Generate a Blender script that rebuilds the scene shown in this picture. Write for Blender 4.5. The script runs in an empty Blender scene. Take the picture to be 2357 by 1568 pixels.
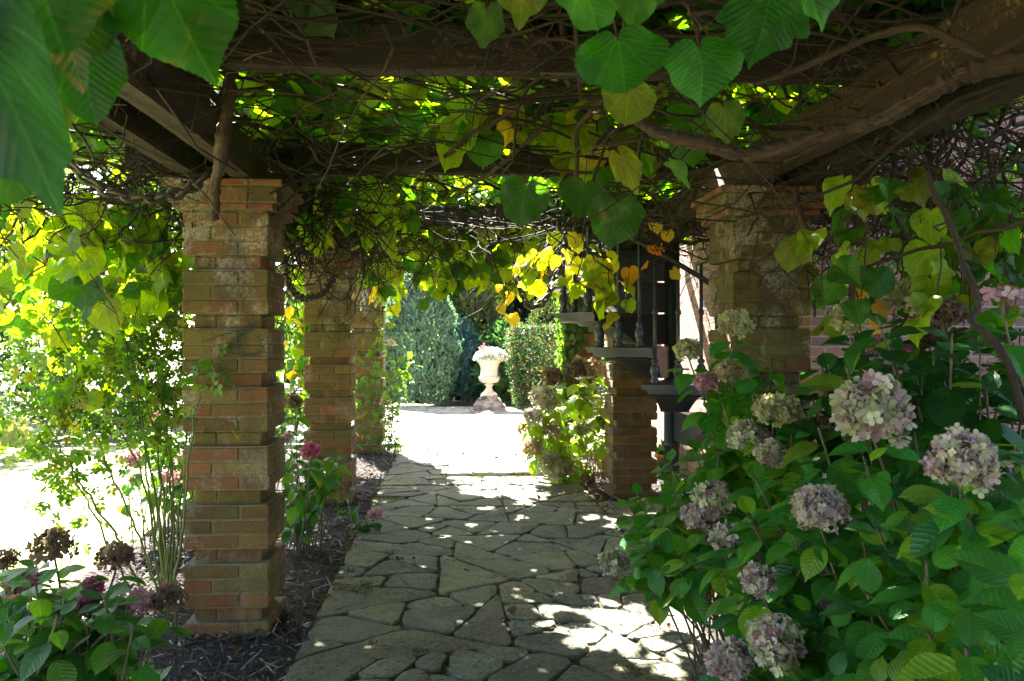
import bpy, math, random
import numpy as np
from mathutils import Vector, noise

random.seed(11)
rng = np.random.default_rng(11)
PI = math.pi
C = bpy.context.scene.collection

# ------------------------------------------------------------------ camera numbers
CAM_H, YAW, PITCH, FPX = 1.55, math.radians(3.87), math.radians(0.27), 1900.0
CX, CY = 1178.5, 784.0


def P(px, py, Y):
    """point of the garden at distance Y along the walk that is seen at a given direction (survey helper)"""
    u, v = (px - CX) / FPX, -(py - CY) / FPX
    f, up = math.cos(PITCH) + v * math.sin(PITCH), -math.sin(PITCH) + v * math.cos(PITCH)
    dx = u * math.cos(YAW) + f * math.sin(YAW)
    dy = -u * math.sin(YAW) + f * math.cos(YAW)
    k = Y / dy
    return np.array((dx * k, Y, CAM_H + up * k))


# ------------------------------------------------------------------ mesh accumulation
class MB:
    def __init__(s):
        s.v, s.f, s.n, s.uv, s.t = [], [], 0, [], []

    def add(s, v, faces, uv=None, tint=(1, 1, 1)):
        v = np.asarray(v, float).reshape(-1, 3)
        n = len(v)
        s.v.append(v)
        s.f.extend([[i + s.n for i in f] for f in faces])
        s.uv.append(np.zeros((n, 2)) if uv is None else np.asarray(uv, float))
        t = np.asarray(tint, float)
        s.t.append(np.tile(t, (n, 1)) if t.ndim == 1 else t)
        s.n += n

    def batch(s, tpl, pos, tip, nrm, scale, tint):
        """many copies of a template (verts, faces, uv): y axis along tip, z axis along nrm"""
        tv, tf, tuv = tpl
        pos = np.asarray(pos, float)
        N, n = len(pos), len(tv)
        if N == 0:
            return
        y = unit(np.asarray(tip, float))
        x = unit(np.cross(y, np.asarray(nrm, float)) + 1e-9)
        z = np.cross(x, y)
        R = np.stack([x, y, z], 1)
        sc = np.broadcast_to(np.asarray(scale, float), (N,))
        v = np.einsum('nk,mkj->mnj', tv, R) * sc[:, None, None] + pos[:, None, :]
        off = s.n
        for f in tf:
            a = np.asarray(f)
            s.f.append(('b', a, off, n, N))
        s.v.append(v.reshape(-1, 3))
        s.uv.append(np.tile(tuv, (N, 1)))
        s.t.append(np.repeat(np.asarray(tint, float), n, 0))
        s.n += N * n

    def tube(s, pts, rad, sides=6, tint=(1, 1, 1), knob=0.0):
        pts = np.asarray(pts, float)
        n = len(pts)
        rad = np.broadcast_to(np.asarray(rad, float), (n,))
        d = np.gradient(pts, axis=0)
        d = unit(d)
        ref = np.array((0.3, 0.2, 1.0)) if abs(d[0][2]) < .8 else np.array((1.0, .3, 0))
        a = unit(np.cross(d, ref) + 1e-9)
        b = np.cross(d, a)
        th = np.arange(sides) * 2 * PI / sides
        rr = rad[:, None] * (1 + knob * rng.uniform(-1, 1, (n, sides)))
        v = pts[:, None, :] + rr[:, :, None] * (np.cos(th)[None, :, None] * a[:, None, :] + np.sin(th)[None, :, None] * b[:, None, :])
        L = np.concatenate([[0], np.cumsum(np.linalg.norm(np.diff(pts, axis=0), axis=1))])
        uv = np.stack(np.broadcast_arrays(th[None, :] / (2 * PI), L[:, None]), -1).reshape(-1, 2)
        fs = []
        for i in range(n - 1):
            for j in range(sides):
                k = (j + 1) % sides
                fs.append((i * sides + j, i * sides + k, (i + 1) * sides + k, (i + 1) * sides + j))
        fs.append(tuple(range(sides - 1, -1, -1)))
        fs.append(tuple((n - 1) * sides + j for j in range(sides)))
        s.add(v.reshape(-1, 3), fs, uv, tint)

    def box(s, c, size, tint=(1, 1, 1), rz=0.0, jit=0.0, ch=0.0):
        hx, hy, hz = size[0] / 2, size[1] / 2, size[2] / 2
        if ch > 0:
            vs = []
            for sx in (-1, 1):
                for sy in (-1, 1):
                    for sz in (-1, 1):
                        vs += [(sx * (hx - ch), sy * (hy - ch), sz * hz), (sx * (hx - ch), sy * hy, sz * (hz - ch)), (sx * hx, sy * (hy - ch), sz * (hz - ch))]
            idx = lambda sx, sy, sz, k: ((sx > 0) * 4 + (sy > 0) * 2 + (sz > 0)) * 3 + k
            fs = []
            for sg in (-1, 1):
                q = [(-1, -1), (1, -1), (1, 1), (-1, 1)]
                fz = [idx(a, b, sg, 0) for a, b in q]
                fy = [idx(a, sg, b, 1) for a, b in q]
                fx = [idx(sg, a, b, 2) for a, b in q]
                fs += [fz if sg > 0 else fz[::-1], fy[::-1] if sg > 0 else fy, fx if sg > 0 else fx[::-1]]
            for a in (-1, 1):
                for b in (-1, 1):
                    e1 = [idx(-1, a, b, 0), idx(1, a, b, 0), idx(1, a, b, 1), idx(-1, a, b, 1)]
                    e2 = [idx(a, -1, b, 0), idx(a, 1, b, 0), idx(a, 1, b, 2), idx(a, -1, b, 2)]
                    e3 = [idx(a, b, -1, 1), idx(a, b, 1, 1), idx(a, b, 1, 2), idx(a, b, -1, 2)]
                    fs += [e1 if a * b > 0 else e1[::-1], e2[::-1] if a * b > 0 else e2, e3 if a * b > 0 else e3[::-1]]
                    for c_ in (-1, 1):
                        t = [idx(a, b, c_, k) for k in (0, 1, 2)]
                        fs.append(t if a * b * c_ < 0 else t[::-1])
            v = np.array(vs)
        else:
            v = np.array([(a * hx, b * hy, c_ * hz) for a in (-1, 1) for b in (-1, 1) for c_ in (-1, 1)])
            fs = [(0, 1, 3, 2), (4, 6, 7, 5), (0, 4, 5, 1), (2, 3, 7, 6), (0, 2, 6, 4), (1, 5, 7, 3)]
        if jit:
            v = v + rng.uniform(-jit, jit, v.shape)
        cz, sz_ = math.cos(rz), math.sin(rz)
        v = np.stack([v[:, 0] * cz - v[:, 1] * sz_, v[:, 0] * sz_ + v[:, 1] * cz, v[:, 2]], 1) + np.asarray(c, float)
        s.add(v, fs, None, tint)

    def lathe(s, prof, c, seg=40, tint=(1, 1, 1), flute=None):
        """prof: (r, z) from bottom to top; flute(r, z, theta) -> r"""
        vs, fs = [], []
        n = len(prof)
        for r, z in prof:
            for j in range(seg):
                t = 2 * PI * j / seg
                r2 = flute(r, z, t) if flute else r
                vs.append((c[0] + r2 * math.cos(t), c[1] + r2 * math.sin(t), c[2] + z))
        for i in range(n - 1):
            for j in range(seg):
                k = (j + 1) % seg
                fs.append((i * seg + j, i * seg + k, (i + 1) * seg + k, (i + 1) * seg + j))
        fs.append(tuple(range(seg - 1, -1, -1)))
        fs.append(tuple((n - 1) * seg + j for j in range(seg)))
        s.add(vs, fs, None, tint)

    def build(s, name, mat, parent=None, smooth=True):
        me = bpy.data.meshes.new(name)
        v = np.concatenate(s.v)
        uv, t = np.concatenate(s.uv), np.concatenate(s.t)
        li, ls, cur = [], [], 0
        plain = []
        for f in s.f:
            if isinstance(f, tuple) and len(f) == 5 and isinstance(f[0], str):
                _, a, off, n, N = f
                idx = (a[None, :] + off + (np.arange(N) * n)[:, None]).ravel()
                li.append(idx)
                ls.append(cur + np.arange(N) * len(a))
                cur += len(idx)
            else:
                li.append(np.asarray(f))
                ls.append(np.array([cur]))
                cur += len(f)
        li, ls = np.concatenate(li).astype(np.int32), np.concatenate(ls).astype(np.int32)
        me.vertices.add(len(v))
        me.vertices.foreach_set('co', v.astype(np.float32).ravel())
        me.loops.add(len(li))
        me.loops.foreach_set('vertex_index', li)
        me.polygons.add(len(ls))
        me.polygons.foreach_set('loop_start', ls)
        me.polygons.foreach_set('use_smooth', np.full(len(ls), smooth))
        me.update(calc_edges=True)
        ul = me.uv_layers.new(name='UVMap')
        ul.data.foreach_set('uv', uv[li].astype(np.float32).ravel())
        at = me.attributes.new('tint', 'FLOAT_COLOR', 'POINT')
        at.data.foreach_set('color', np.concatenate([t, np.ones((len(t), 1))], 1).astype(np.float32).ravel())
        me.materials.append(mat)
        o = bpy.data.objects.new(name, me)
        C.objects.link(o)
        if parent is not None:
            o.parent = parent
        return o


def unit(a):
    a = np.asarray(a, float)
    return a / np.maximum(np.linalg.norm(a, axis=-1, keepdims=True), 1e-9)


def thing(name, label, cat, group=None):
    o = bpy.data.objects.new(name, None)
    C.objects.link(o)
    return tag(o, label, cat, group)


def tag(o, label=None, cat=None, group=None, kind=None):
    if label: o['label'] = label
    if cat: o['category'] = cat
    if group: o['group'] = group
    if kind: o['kind'] = kind
    return o


def place(root, loc):
    """put a thing's Empty at its base and keep its parts where they stand"""
    root.location = loc
    for c in root.children:
        c.location = c.location - Vector(loc)
    return root


def spline(pts, n=8):
    """Catmull-Rom through the points"""
    p = np.asarray(pts, float)
    p = np.concatenate([[2 * p[0] - p[1]], p, [2 * p[-1] - p[-2]]])
    out = []
    for i in range(1, len(p) - 2):
        for k in range(n):
            t = k / n
            a, b, c, d = p[i - 1], p[i], p[i + 1], p[i + 2]
            out.append(.5 * (2 * b + (c - a) * t + (2 * a - 5 * b + 4 * c - d) * t * t + (3 * b - a - 3 * c + d) * t ** 3))
    out.append(p[-2])
    return np.array(out)


def inpoly(x, y, poly):
    ins = False
    j = len(poly) - 1
    for i in range(len(poly)):
        xi, yi = poly[i]
        xj, yj = poly[j]
        if (yi > y) != (yj > y) and x < (xj - xi) * (y - yi) / (yj - yi) + xi:
            ins = not ins
        j = i
    return ins


# ------------------------------------------------------------------ materials
def new_mat(name):
    m = bpy.data.materials.new(name)
    m.use_nodes = True
    nt = m.node_tree
    return m, nt, nt.nodes['Principled BSDF']


def nd(nt, typ, ins=None, **kw):
    n = nt.nodes.new(typ)
    for k, v in kw.items():
        setattr(n, k, v)
    for k, v in (ins or {}).items():
        if isinstance(v, bpy.types.NodeSocket):
            nt.links.new(v, n.inputs[k])
        else:
            n.inputs[k].default_value = v
    return n


def noise_(nt, scale, detail=4, rough=.55, vec=None, dist=0.0):
    n = nd(nt, 'ShaderNodeTexNoise', {'Scale': scale, 'Detail': detail, 'Roughness': rough, 'Distortion': dist})
    if vec is not None:
        nt.links.new(vec, n.inputs['Vector'])
    return n.outputs['Fac']


def ramp(nt, fac, stops):
    n = nt.nodes.new('ShaderNodeValToRGB')
    nt.links.new(fac, n.inputs[0])
    el = n.color_ramp.elements
    while len(el) < len(stops):
        el.new(.5)
    for e, (p, c) in zip(el, stops):
        e.position = p
        e.color = (*c, 1) if len(c) == 3 else c
    return n.outputs[0]


def bw(a, b):
    return [(a, (0, 0, 0)), (b, (1, 1, 1))]


def mixc(nt, fac, a, b, mode='MIX'):
    n = nt.nodes.new('ShaderNodeMix')
    n.data_type, n.blend_type = 'RGBA', mode
    for s, v in ((n.inputs[0], fac), (n.inputs[6], a), (n.inputs[7], b)):
        if isinstance(v, bpy.types.NodeSocket):
            nt.links.new(v, s)
        elif isinstance(v, (int, float)):
            s.default_value = v
        else:
            s.default_value = (*v, 1)
    return n.outputs[2]


def math_(nt, op, a, b=None, c=None):
    n = nt.nodes.new('ShaderNodeMath')
    n.operation = op
    for s, v in zip(n.inputs, (a, b, c)):
        if v is None:
            continue
        if isinstance(v, bpy.types.NodeSocket):
            nt.links.new(v, s)
        else:
            s.default_value = v
    return n.outputs[0]


def objco(nt, scale=None):
    t = nt.nodes.new('ShaderNodeTexCoord')
    if scale is None:
        return t.outputs['Object']
    m = nd(nt, 'ShaderNodeMapping', {'Vector': t.outputs['Object'], 'Scale': scale})
    return m.outputs[0]


def bump(nt, bsdf, h, strength=.4, dist=.01):
    b = nd(nt, 'ShaderNodeBump', {'Height': h, 'Strength': strength, 'Distance': dist})
    nt.links.new(b.outputs[0], bsdf.inputs['Normal'])
    return b.outputs[0]


def tint_(nt):
    return nd(nt, 'ShaderNodeAttribute', attribute_name='tint').outputs['Color']


def leaf_mat(name, veins, trans=.5, rough=.48, tcol=(2.9, 2.6, .4), spec=.28):
    """leaf: tint attribute is the blade's colour; veins from the leaf's own flat coordinates"""
    m, nt, b = new_mat(name)
    col = tint_(nt)
    tc = nt.nodes.new('ShaderNodeTexCoord')
    mott = noise_(nt, 9, 3, .6, tc.outputs['UV'])
    col = mixc(nt, ramp(nt, mott, bw(.3, .8)), col, mixc(nt, 1.0, col, (.62, .72, .6), 'MULTIPLY'))
    if veins:
        bl = noise_(nt, 2.6, 5, .7, objco(nt), 1.2)
        col = mixc(nt, math_(nt, 'MULTIPLY', ramp(nt, bl, bw(.62, .69)), .8), col, (.16, .10, .03))
    v = None
    if veins:
        sep = nd(nt, 'ShaderNodeSeparateXYZ', {0: tc.outputs['UV']})
        u, w = math_(nt, 'ABSOLUTE', sep.outputs[0]), sep.outputs[1]
        mid = math_(nt, 'LESS_THAN', u, .011)
        if veins == 'pinnate':
            k = math_(nt, 'MULTIPLY_ADD', u, -.75, w)
            fr = math_(nt, 'ABSOLUTE', math_(nt, 'SUBTRACT', math_(nt, 'FRACT', math_(nt, 'MULTIPLY', k, 8.5)), .5))
            side = math_(nt, 'MULTIPLY', math_(nt, 'LESS_THAN', fr, .04), .8)
            wav = math_(nt, 'POWER', math_(nt, 'SUBTRACT', .5, fr), 2.0)
        else:
            # three palmate ribs each side and finer ladder veins
            ang = math_(nt, 'ARCTAN2', u, math_(nt, 'ADD', w, .0))
            side = None
            wav = None
            for a0, wd in ((.55, .008), (1.1, .008), (1.75, .007)):
                dd = math_(nt, 'ABSOLUTE', math_(nt, 'SUBTRACT', math_(nt, 'MULTIPLY', u, math.cos(a0)), math_(nt, 'MULTIPLY', w, math.sin(a0))))
                pos = math_(nt, 'GREATER_THAN', math_(nt, 'ADD', math_(nt, 'MULTIPLY', u, math.sin(a0)), math_(nt, 'MULTIPLY', w, math.cos(a0))), .0)
                li = math_(nt, 'MULTIPLY', math_(nt, 'LESS_THAN', dd, wd), pos)
                side = li if side is None else math_(nt, 'MAXIMUM', side, li)
            k = math_(nt, 'MULTIPLY_ADD', u, -.7, w)
            fr = math_(nt, 'ABSOLUTE', math_(nt, 'SUBTRACT', math_(nt, 'FRACT', math_(nt, 'MULTIPLY', k, 11.0)), .5))
            side = math_(nt, 'MAXIMUM', side, math_(nt, 'MULTIPLY', math_(nt, 'LESS_THAN', fr, .03), .35))
            wav = math_(nt, 'POWER', math_(nt, 'SUBTRACT', .5, fr), 2.0)
        v = math_(nt, 'MAXIMUM', mid, side)
        col = mixc(nt, math_(nt, 'MULTIPLY', v, .7), col, mixc(nt, 1.0, col, (2.2, 1.7, 1.5), 'MULTIPLY'))
        bump(nt, b, math_(nt, 'MULTIPLY_ADD', v, -.2, math_(nt, 'MULTIPLY_ADD', wav, 1.3, math_(nt, 'MULTIPLY', mott, .5))), .5, .006)
    nt.links.new(col, b.inputs['Base Color'])
    b.inputs['Roughness'].default_value = rough
    b.inputs['Specular IOR Level'].default_value = spec
    tr = nd(nt, 'ShaderNodeBsdfTranslucent', {'Color': mixc(nt, 1.0, col, tcol, 'MULTIPLY')})
    mx = nd(nt, 'ShaderNodeMixShader', {0: trans, 1: b.outputs[0], 2: tr.outputs[0]})
    nt.links.new(mx.outputs[0], nt.nodes['Material Output'].inputs[0])
    return m


M = {}
M['vine_leaf'] = leaf_mat('vine_leaf_blade', 'palmate')
M['far_leaf'] = leaf_mat('plain_leaf_blade', None, .4, .5)
M['hyd_leaf'] = leaf_mat('hydrangea_leaf_blade', 'pinnate', .40, .36, (2.6, 2.5, .45), .36)
M['needle'] = leaf_mat('conifer_spray', None, .34, .6, (1.5, 1.6, 1.0), .25)
M['petal'] = leaf_mat('petal', None, .45, .6, (1.05, 1.0, .9), .2)
M['dry_leaf'] = leaf_mat('dry_leaf', 'pinnate', .25, .7, (1.4, 1.0, .6), .2)
M['grass'] = leaf_mat('grass_blade', None, .35, .5, (1.6, 1.5, .6))


def mat_bark():
    m, nt, b = new_mat('vine_bark')
    uv = nt.nodes.new('ShaderNodeTexCoord').outputs['UV']
    mp = nd(nt, 'ShaderNodeMapping', {'Vector': uv, 'Scale': (9, 5, 1)}).outputs[0]
    n1 = noise_(nt, 2.2, 6, .65, mp, .4)
    n2 = noise_(nt, 14, 4, .6, objco(nt))
    c = ramp(nt, n1, [(.3, (.008, .005, .003)), (.52, (.036, .021, .012)), (.75, (.125, .08, .05))])
    c = mixc(nt, ramp(nt, n2, bw(.6, .75)), c, (.07, .066, .045))
    c = mixc(nt, 1.0, c, tint_(nt), 'MULTIPLY')
    nt.links.new(c, b.inputs['Base Color'])
    b.inputs['Roughness'].default_value = .85
    bump(nt, b, n1, .8, .012)
    return m


def mat_timber():
    m, nt, b = new_mat('weathered_timber')
    uv = nt.nodes.new('ShaderNodeTexCoord').outputs['UV']
    mp = nd(nt, 'ShaderNodeMapping', {'Vector': uv, 'Scale': (42, 2.2, 1)}).outputs[0]
    n1 = noise_(nt, 1.6, 6, .7, mp, .8)
    n2 = noise_(nt, 40, 5, .7, objco(nt))
    n3 = noise_(nt, 3.0, 4, .6, objco(nt))
    c = ramp(nt, n1, [(.34, (.008, .0045, .003)), (.52, (.040, .020, .011)), (.74, (.12, .068, .04))])
    lich = math_(nt, 'MULTIPLY', ramp(nt, n2, bw(.53, .62)), ramp(nt, n3, bw(.5, .66)))
    c = mixc(nt, lich, c, (.22, .25, .17))
    c = mixc(nt, 1.0, c, tint_(nt), 'MULTIPLY')
    nt.links.new(c, b.inputs['Base Color'])
    b.inputs['Roughness'].default_value = .85
    bump(nt, b, n1, .9, .012)
    return m


def mat_brick():
    m, nt, b = new_mat('old_brick')
    oc = objco(nt)
    base = tint_(nt)
    n1, n2, n3, n4 = noise_(nt, 55, 5, .7, oc), noise_(nt, 3.1, 5, .6, oc, .5), noise_(nt, 4.3, 5, .65, nd(nt, 'ShaderNodeMapping', {'Vector': oc, 'Location': (4, 9, 2)}).outputs[0], .4), noise_(nt, 150, 3, .6, oc)
    c = mixc(nt, ramp(nt, n1, bw(.3, .75)), mixc(nt, 1.0, base, (.68, .62, .6), 'MULTIPLY'), mixc(nt, 1.0, base, (1.18, 1.12, 1.1), 'MULTIPLY'))
    moss = math_(nt, 'MULTIPLY', ramp(nt, n2, bw(.42, .62)), ramp(nt, n1, [(.3, (.35,) * 3), (.6, (1, 1, 1))]))
    c = mixc(nt, math_(nt, 'MULTIPLY', moss, .8), c, (.12, .105, .014))
    lime = math_(nt, 'MULTIPLY', ramp(nt, n3, bw(.50, .62)), ramp(nt, n1, bw(.38, .6)))
    z = nd(nt, 'ShaderNodeSeparateXYZ', {0: oc}).outputs[2]
    hi = nd(nt, 'ShaderNodeMapRange', {0: z, 1: .2, 2: 2.1, 3: .2, 4: .8}).outputs[0]
    c = mixc(nt, math_(nt, 'MULTIPLY', lime, hi), c, (.42, .37, .29))
    c = mixc(nt, math_(nt, 'MULTIPLY', ramp(nt, n4, bw(.62, .7)), .5), c, (.05, .04, .03))
    st_ = noise_(nt, 2.2, 5, .65, nd(nt, 'ShaderNodeMapping', {'Vector': oc, 'Scale': (3.5, 3.5, .7), 'Location': (3, 1, 8)}).outputs[0], .5)
    c = mixc(nt, math_(nt, 'MULTIPLY', ramp(nt, st_, bw(.5, .68)), .6), c, (.045, .042, .026))
    gl = noise_(nt, 6, 5, .7, nd(nt, 'ShaderNodeMapping', {'Vector': oc, 'Location': (9, 4, 3)}).outputs[0], .6)
    c = mixc(nt, math_(nt, 'MULTIPLY', ramp(nt, gl, bw(.57, .68)), .4), c, (.13, .125, .055))
    nt.links.new(c, b.inputs['Base Color'])
    b.inputs['Roughness'].default_value = .9
    bump(nt, b, math_(nt, 'MULTIPLY_ADD', n4, .35, n1), .9, .012)
    return m


def mat_house():
    m, nt, b = new_mat('house_brickwork')
    uv = nt.nodes.new('ShaderNodeTexCoord').outputs['UV']
    br = nd(nt, 'ShaderNodeTexBrick', {'Vector': uv, 'Color1': (.25, .115, .08, 1), 'Color2': (.065, .057, .062, 1), 'Mortar': (.28, .24, .19, 1), 'Scale': 1.0, 'Mortar Size': .006, 'Mortar Smooth': .2, 'Bias': -.25, 'Brick Width': .225, 'Row Height': .075})
    oc = objco(nt)
    n1 = noise_(nt, 45, 5, .7, oc)
    c = mixc(nt, ramp(nt, n1, bw(.3, .8)), mixc(nt, 1.0, br.outputs['Color'], (.7, .7, .7), 'MULTIPLY'), mixc(nt, 1.0, br.outputs['Color'], (1.2, 1.15, 1.1), 'MULTIPLY'))
    nt.links.new(c, b.inputs['Base Color'])
    b.inputs['Roughness'].default_value = .85
    bump(nt, b, math_(nt, 'MULTIPLY_ADD', br.outputs['Fac'], -1.2, n1), .6, .006)
    return m


def mat_stone():
    m, nt, b = new_mat('flagstone')
    oc = objco(nt)
    base = tint_(nt)
    n1, n2, n3 = noise_(nt, 3.5, 6, .62, oc, .6), noise_(nt, 34, 6, .7, oc), noise_(nt, 1.9, 5, .65, nd(nt, 'ShaderNodeMapping', {'Vector': oc, 'Location': (7, 3, 1)}).outputs[0], .8)
    c = mixc(nt, ramp(nt, n1, bw(.35, .7)), mixc(nt, 1.0, base, (.70, .71, .68), 'MULTIPLY'), mixc(nt, 1.0, base, (1.15, 1.13, 1.08), 'MULTIPLY'))
    c = mixc(nt, ramp(nt, n2, bw(.44, .66)), c, mixc(nt, 1.0, c, (.5, .52, .45), 'MULTIPLY'))
    c = mixc(nt, ramp(nt, noise_(nt, 95, 4, .7, oc), bw(.5, .75)), c, mixc(nt, 1.0, c, (1.5, 1.45, 1.35), 'MULTIPLY'))
    dirt = math_(nt, 'MULTIPLY', ramp(nt, n3, bw(.53, .62)), ramp(nt, n2, bw(.35, .55)))
    c = mixc(nt, math_(nt, 'MULTIPLY', dirt, .85), c, (.05, .034, .022))
    n5 = noise_(nt, 2.6, 5, .6, nd(nt, 'ShaderNodeMapping', {'Vector': oc, 'Location': (1, 13, 5)}).outputs[0], .6)
    c = mixc(nt, math_(nt, 'MULTIPLY', math_(nt, 'MULTIPLY', ramp(nt, n5, bw(.6, .68)), ramp(nt, n2, bw(.4, .6))), .8), c, (.07, .075, .016))
    n6 = noise_(nt, 9, 5, .7, nd(nt, 'ShaderNodeMapping', {'Vector': oc, 'Location': (5, 2, 5)}).outputs[0], .4)
    c = mixc(nt, math_(nt, 'MULTIPLY', ramp(nt, n6, bw(.68, .74)), .55), c, (.42, .42, .38))
    nt.links.new(c, b.inputs['Base Color'])
    b.inputs['Roughness'].default_value = .8
    bump(nt, b, math_(nt, 'MULTIPLY_ADD', n2, .6, n1), 1.0, .022)
    return m


def mat_noise(name, stops, scale, rough=.9, bstr=.6, bdist=.02, second=None):
    m, nt, b = new_mat(name)
    oc = objco(nt)
    n1 = noise_(nt, scale, 7, .68, oc, .3)
    c = ramp(nt, n1, stops)
    if second:
        sc, lo, hi, col = second
        c = mixc(nt, ramp(nt, noise_(nt, sc, 5, .65, oc, .5), bw(lo, hi)), c, col)
    c = mixc(nt, 1.0, c, tint_(nt), 'MULTIPLY')
    nt.links.new(c, b.inputs['Base Color'])
    b.inputs['Roughness'].default_value = rough
    bump(nt, b, n1, bstr, bdist)
    return m


M['bark'] = mat_bark()
M['timber'] = mat_timber()
M['brick'] = mat_brick()
M['house'] = mat_house()
M['stone'] = mat_stone()
M['soil'] = mat_noise('mulch_soil', [(.3, (.007, .005, .004)), (.55, (.030, .019, .013)), (.8, (.10, .068, .045))], 55, .95, 1.0, .05)
M['chip'] = mat_noise('mulch_chip', [(.3, (.3, .3, .3)), (.7, (1.1, 1.1, 1.1))], 30)
M['joint'] = mat_noise('path_joint', [(.3, (.016, .012, .008)), (.6, (.06, .045, .03))], 45, .95, 1.0, .02, (3.0, .5, .62, (.055, .06, .014)))
M['lawn'] = mat_noise('lawn_turf', [(.3, (.15, .17, .05)), (.7, (.30, .29, .12))], 14, .9, .8, .03)
M['ground'] = mat_noise('garden_ground', [(.3, (.05, .055, .02)), (.7, (.13, .11, .06))], 6, .95, .8, .05)
M['urn'] = mat_noise('urn_stone', [(.3, (.45, .40, .33)), (.6, (.64, .58, .50)), (.8, (.70, .65, .57))], 9, .85, .5, .01, (7.0, .62, .7, (.2, .18, .15)))
M['plinth'] = mat_noise('plinth_stone', [(.35, (.10, .09, .07)), (.5, (.28, .24, .19)), (.7, (.45, .40, .33))], 12, .9, .7, .015, (5.0, .5, .6, (.07, .065, .055)))
M['iron'] = mat_noise('black_iron', [(.3, (.014, .016, .020)), (.7, (.027, .030, .037))], 30, .4, .15, .004)
M['chain'] = mat_noise('rusty_chain', [(.3, (.02, .016, .013)), (.7, (.09, .07, .055))], 60, .6, .4, .004)
M['steel'] = mat_noise('steel_chain', [(.3, (.2, .2, .2)), (.7, (.4, .4, .42))], 60, .4, .2, .002)
M['steel'].node_tree.nodes['Principled BSDF'].inputs['Metallic'].default_value = .8
M['wire'] = mat_noise('green_wire', [(.3, (.008, .03, .022)), (.7, (.012, .04, .03))], 30, .4, .1, .001)
M['stem'] = mat_noise('plant_stem', [(.3, (.55, .55, .55)), (.7, (1.1, 1.1, 1.1))], 40, .7, .3, .003)
M['terracotta'] = mat_noise('terracotta', [(.3, (.35, .13, .05)), (.7, (.5, .2, .08))], 12, .8)


# ------------------------------------------------------------------ leaf and flower templates
def blade(right, n_sub, serr, fold, droop, ripple, seed, ring=(.5,)):
    """right: outline from base to tip on the right side; a fan with inner rings; returns (verts, faces, uv)"""
    r = random.Random(seed)
    p = np.array(right)
    if n_sub > 1:
        q = spline(np.column_stack([p, np.zeros(len(p))]), n_sub)[:, :2]
        q[0], q[-1] = p[0], p[-1]
        if serr:
            c0 = np.array((0, .42))
            for i in range(1, len(q) - 1):
                q[i] = q[i] + (q[i] - c0) * (serr * (1 if i % 2 else -1) * r.uniform(.6, 1.2))
        q[:, 0] = np.maximum(q[:, 0], 0)
        p = q
    out = np.concatenate([p, (p[1:-1] * (-1, 1))[::-1]])
    n = len(out)
    c = np.array((0, .4 * right[-1][1]))
    vs = [c]
    for k in ring:
        vs += list(c + (out - c) * k)
    vs += list(out)
    uv = np.array(vs)
    x, y = uv[:, 0], uv[:, 1]
    ph1, ph2 = r.uniform(0, 6), r.uniform(0, 6)
    z = fold * np.abs(x) - .5 * fold * x * x - droop * y * y + ripple * (np.sin(7 * x + ph1) * np.sin(6 * y + ph2)) * (np.abs(x) + .2)
    v = np.column_stack([x, y, z])
    fs = [(0, 1 + i, 1 + (i + 1) % n) for i in range(n)]
    for k in range(len(ring)):
        a, b_ = 1 + k * n, 1 + (k + 1) * n
        fs += [(a + i, b_ + i, b_ + (i + 1) % n, a + (i + 1) % n) for i in range(n)]
    return v, fs, uv


VINE = [(0, .05), (.09, -.11), (.29, -.16), (.50, -.04), (.60, .20), (.575, .43), (.50, .60), (.36, .74), (.20, .85), (.07, .92), (0, .98)]
VINE_LOBED = [(0, .05), (.08, -.12), (.28, -.14), (.47, .0), (.58, .24), (.60, .46), (.49, .55), (.42, .69), (.25, .78), (.10, .92), (0, 1.04)]
HYD = [(0, 0), (.14, .04), (.29, .18), (.365, .40), (.345, .60), (.23, .80), (.07, .96), (0, 1.06)]
OVAL = [(0, 0), (.2, .15), (.3, .45), (.2, .8), (0, 1)]

T_vine_hi = [blade(VINE if k % 2 == 0 else VINE_LOBED, 5, .022, f, d, .16, k, (.35, .7)) for k, (f, d) in enumerate(((.18, .12), (.12, .2), (-.12, .25), (.3, .3)))]
T_vine = [blade(VINE if k % 2 == 0 else VINE_LOBED, 2, .012, f, d, .22, 10 + k, (.55,)) for k, (f, d) in enumerate(((.2, .15), (.05, .4), (-.3, .3), (.5, .3), (.8, .1), (-.5, .1), (.3, .6)))]
T_vine_lo = [blade(VINE, 1, 0, f, d, .2, 20 + k, ()) for k, (f, d) in enumerate(((.2, .15), (-.15, .3), (.5, .2)))]
T_hyd_hi = [blade(HYD, 5, .018, f, d, .06, 30 + k, (.35, .7)) for k, (f, d) in enumerate(((.28, .14), (.16, .28), (.4, .2), (.1, .08)))]
T_hyd = [blade(HYD, 2, .0, f, d, .06, 40 + k, (.6,)) for k, (f, d) in enumerate(((.3, .16), (.18, .3), (.45, .2)))]
T_oval = [blade(OVAL, 2, 0, f, d, .05, 50 + k, ()) for k, (f, d) in enumerate(((.25, .15), (.1, .3), (.5, .1)))]
T_oval_lo = [blade(OVAL, 1, 0, .3, .2, 0, 60, ())]


def compound(leaflet, spots):
    vs, fs, us, n = [], [], [], 0
    for (x, y, a, s) in spots:
        v, f, u = leaflet
        ca, sa = math.cos(a), math.sin(a)
        w = np.column_stack([(v[:, 0] * ca - v[:, 1] * sa) * s + x, (v[:, 0] * sa + v[:, 1] * ca) * s + y, v[:, 2] * s])
        vs.append(w); us.append(u)
        fs += [tuple(i + n for i in t) for t in f]
        n += len(v)
    return np.concatenate(vs), fs, np.concatenate(us)


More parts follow.
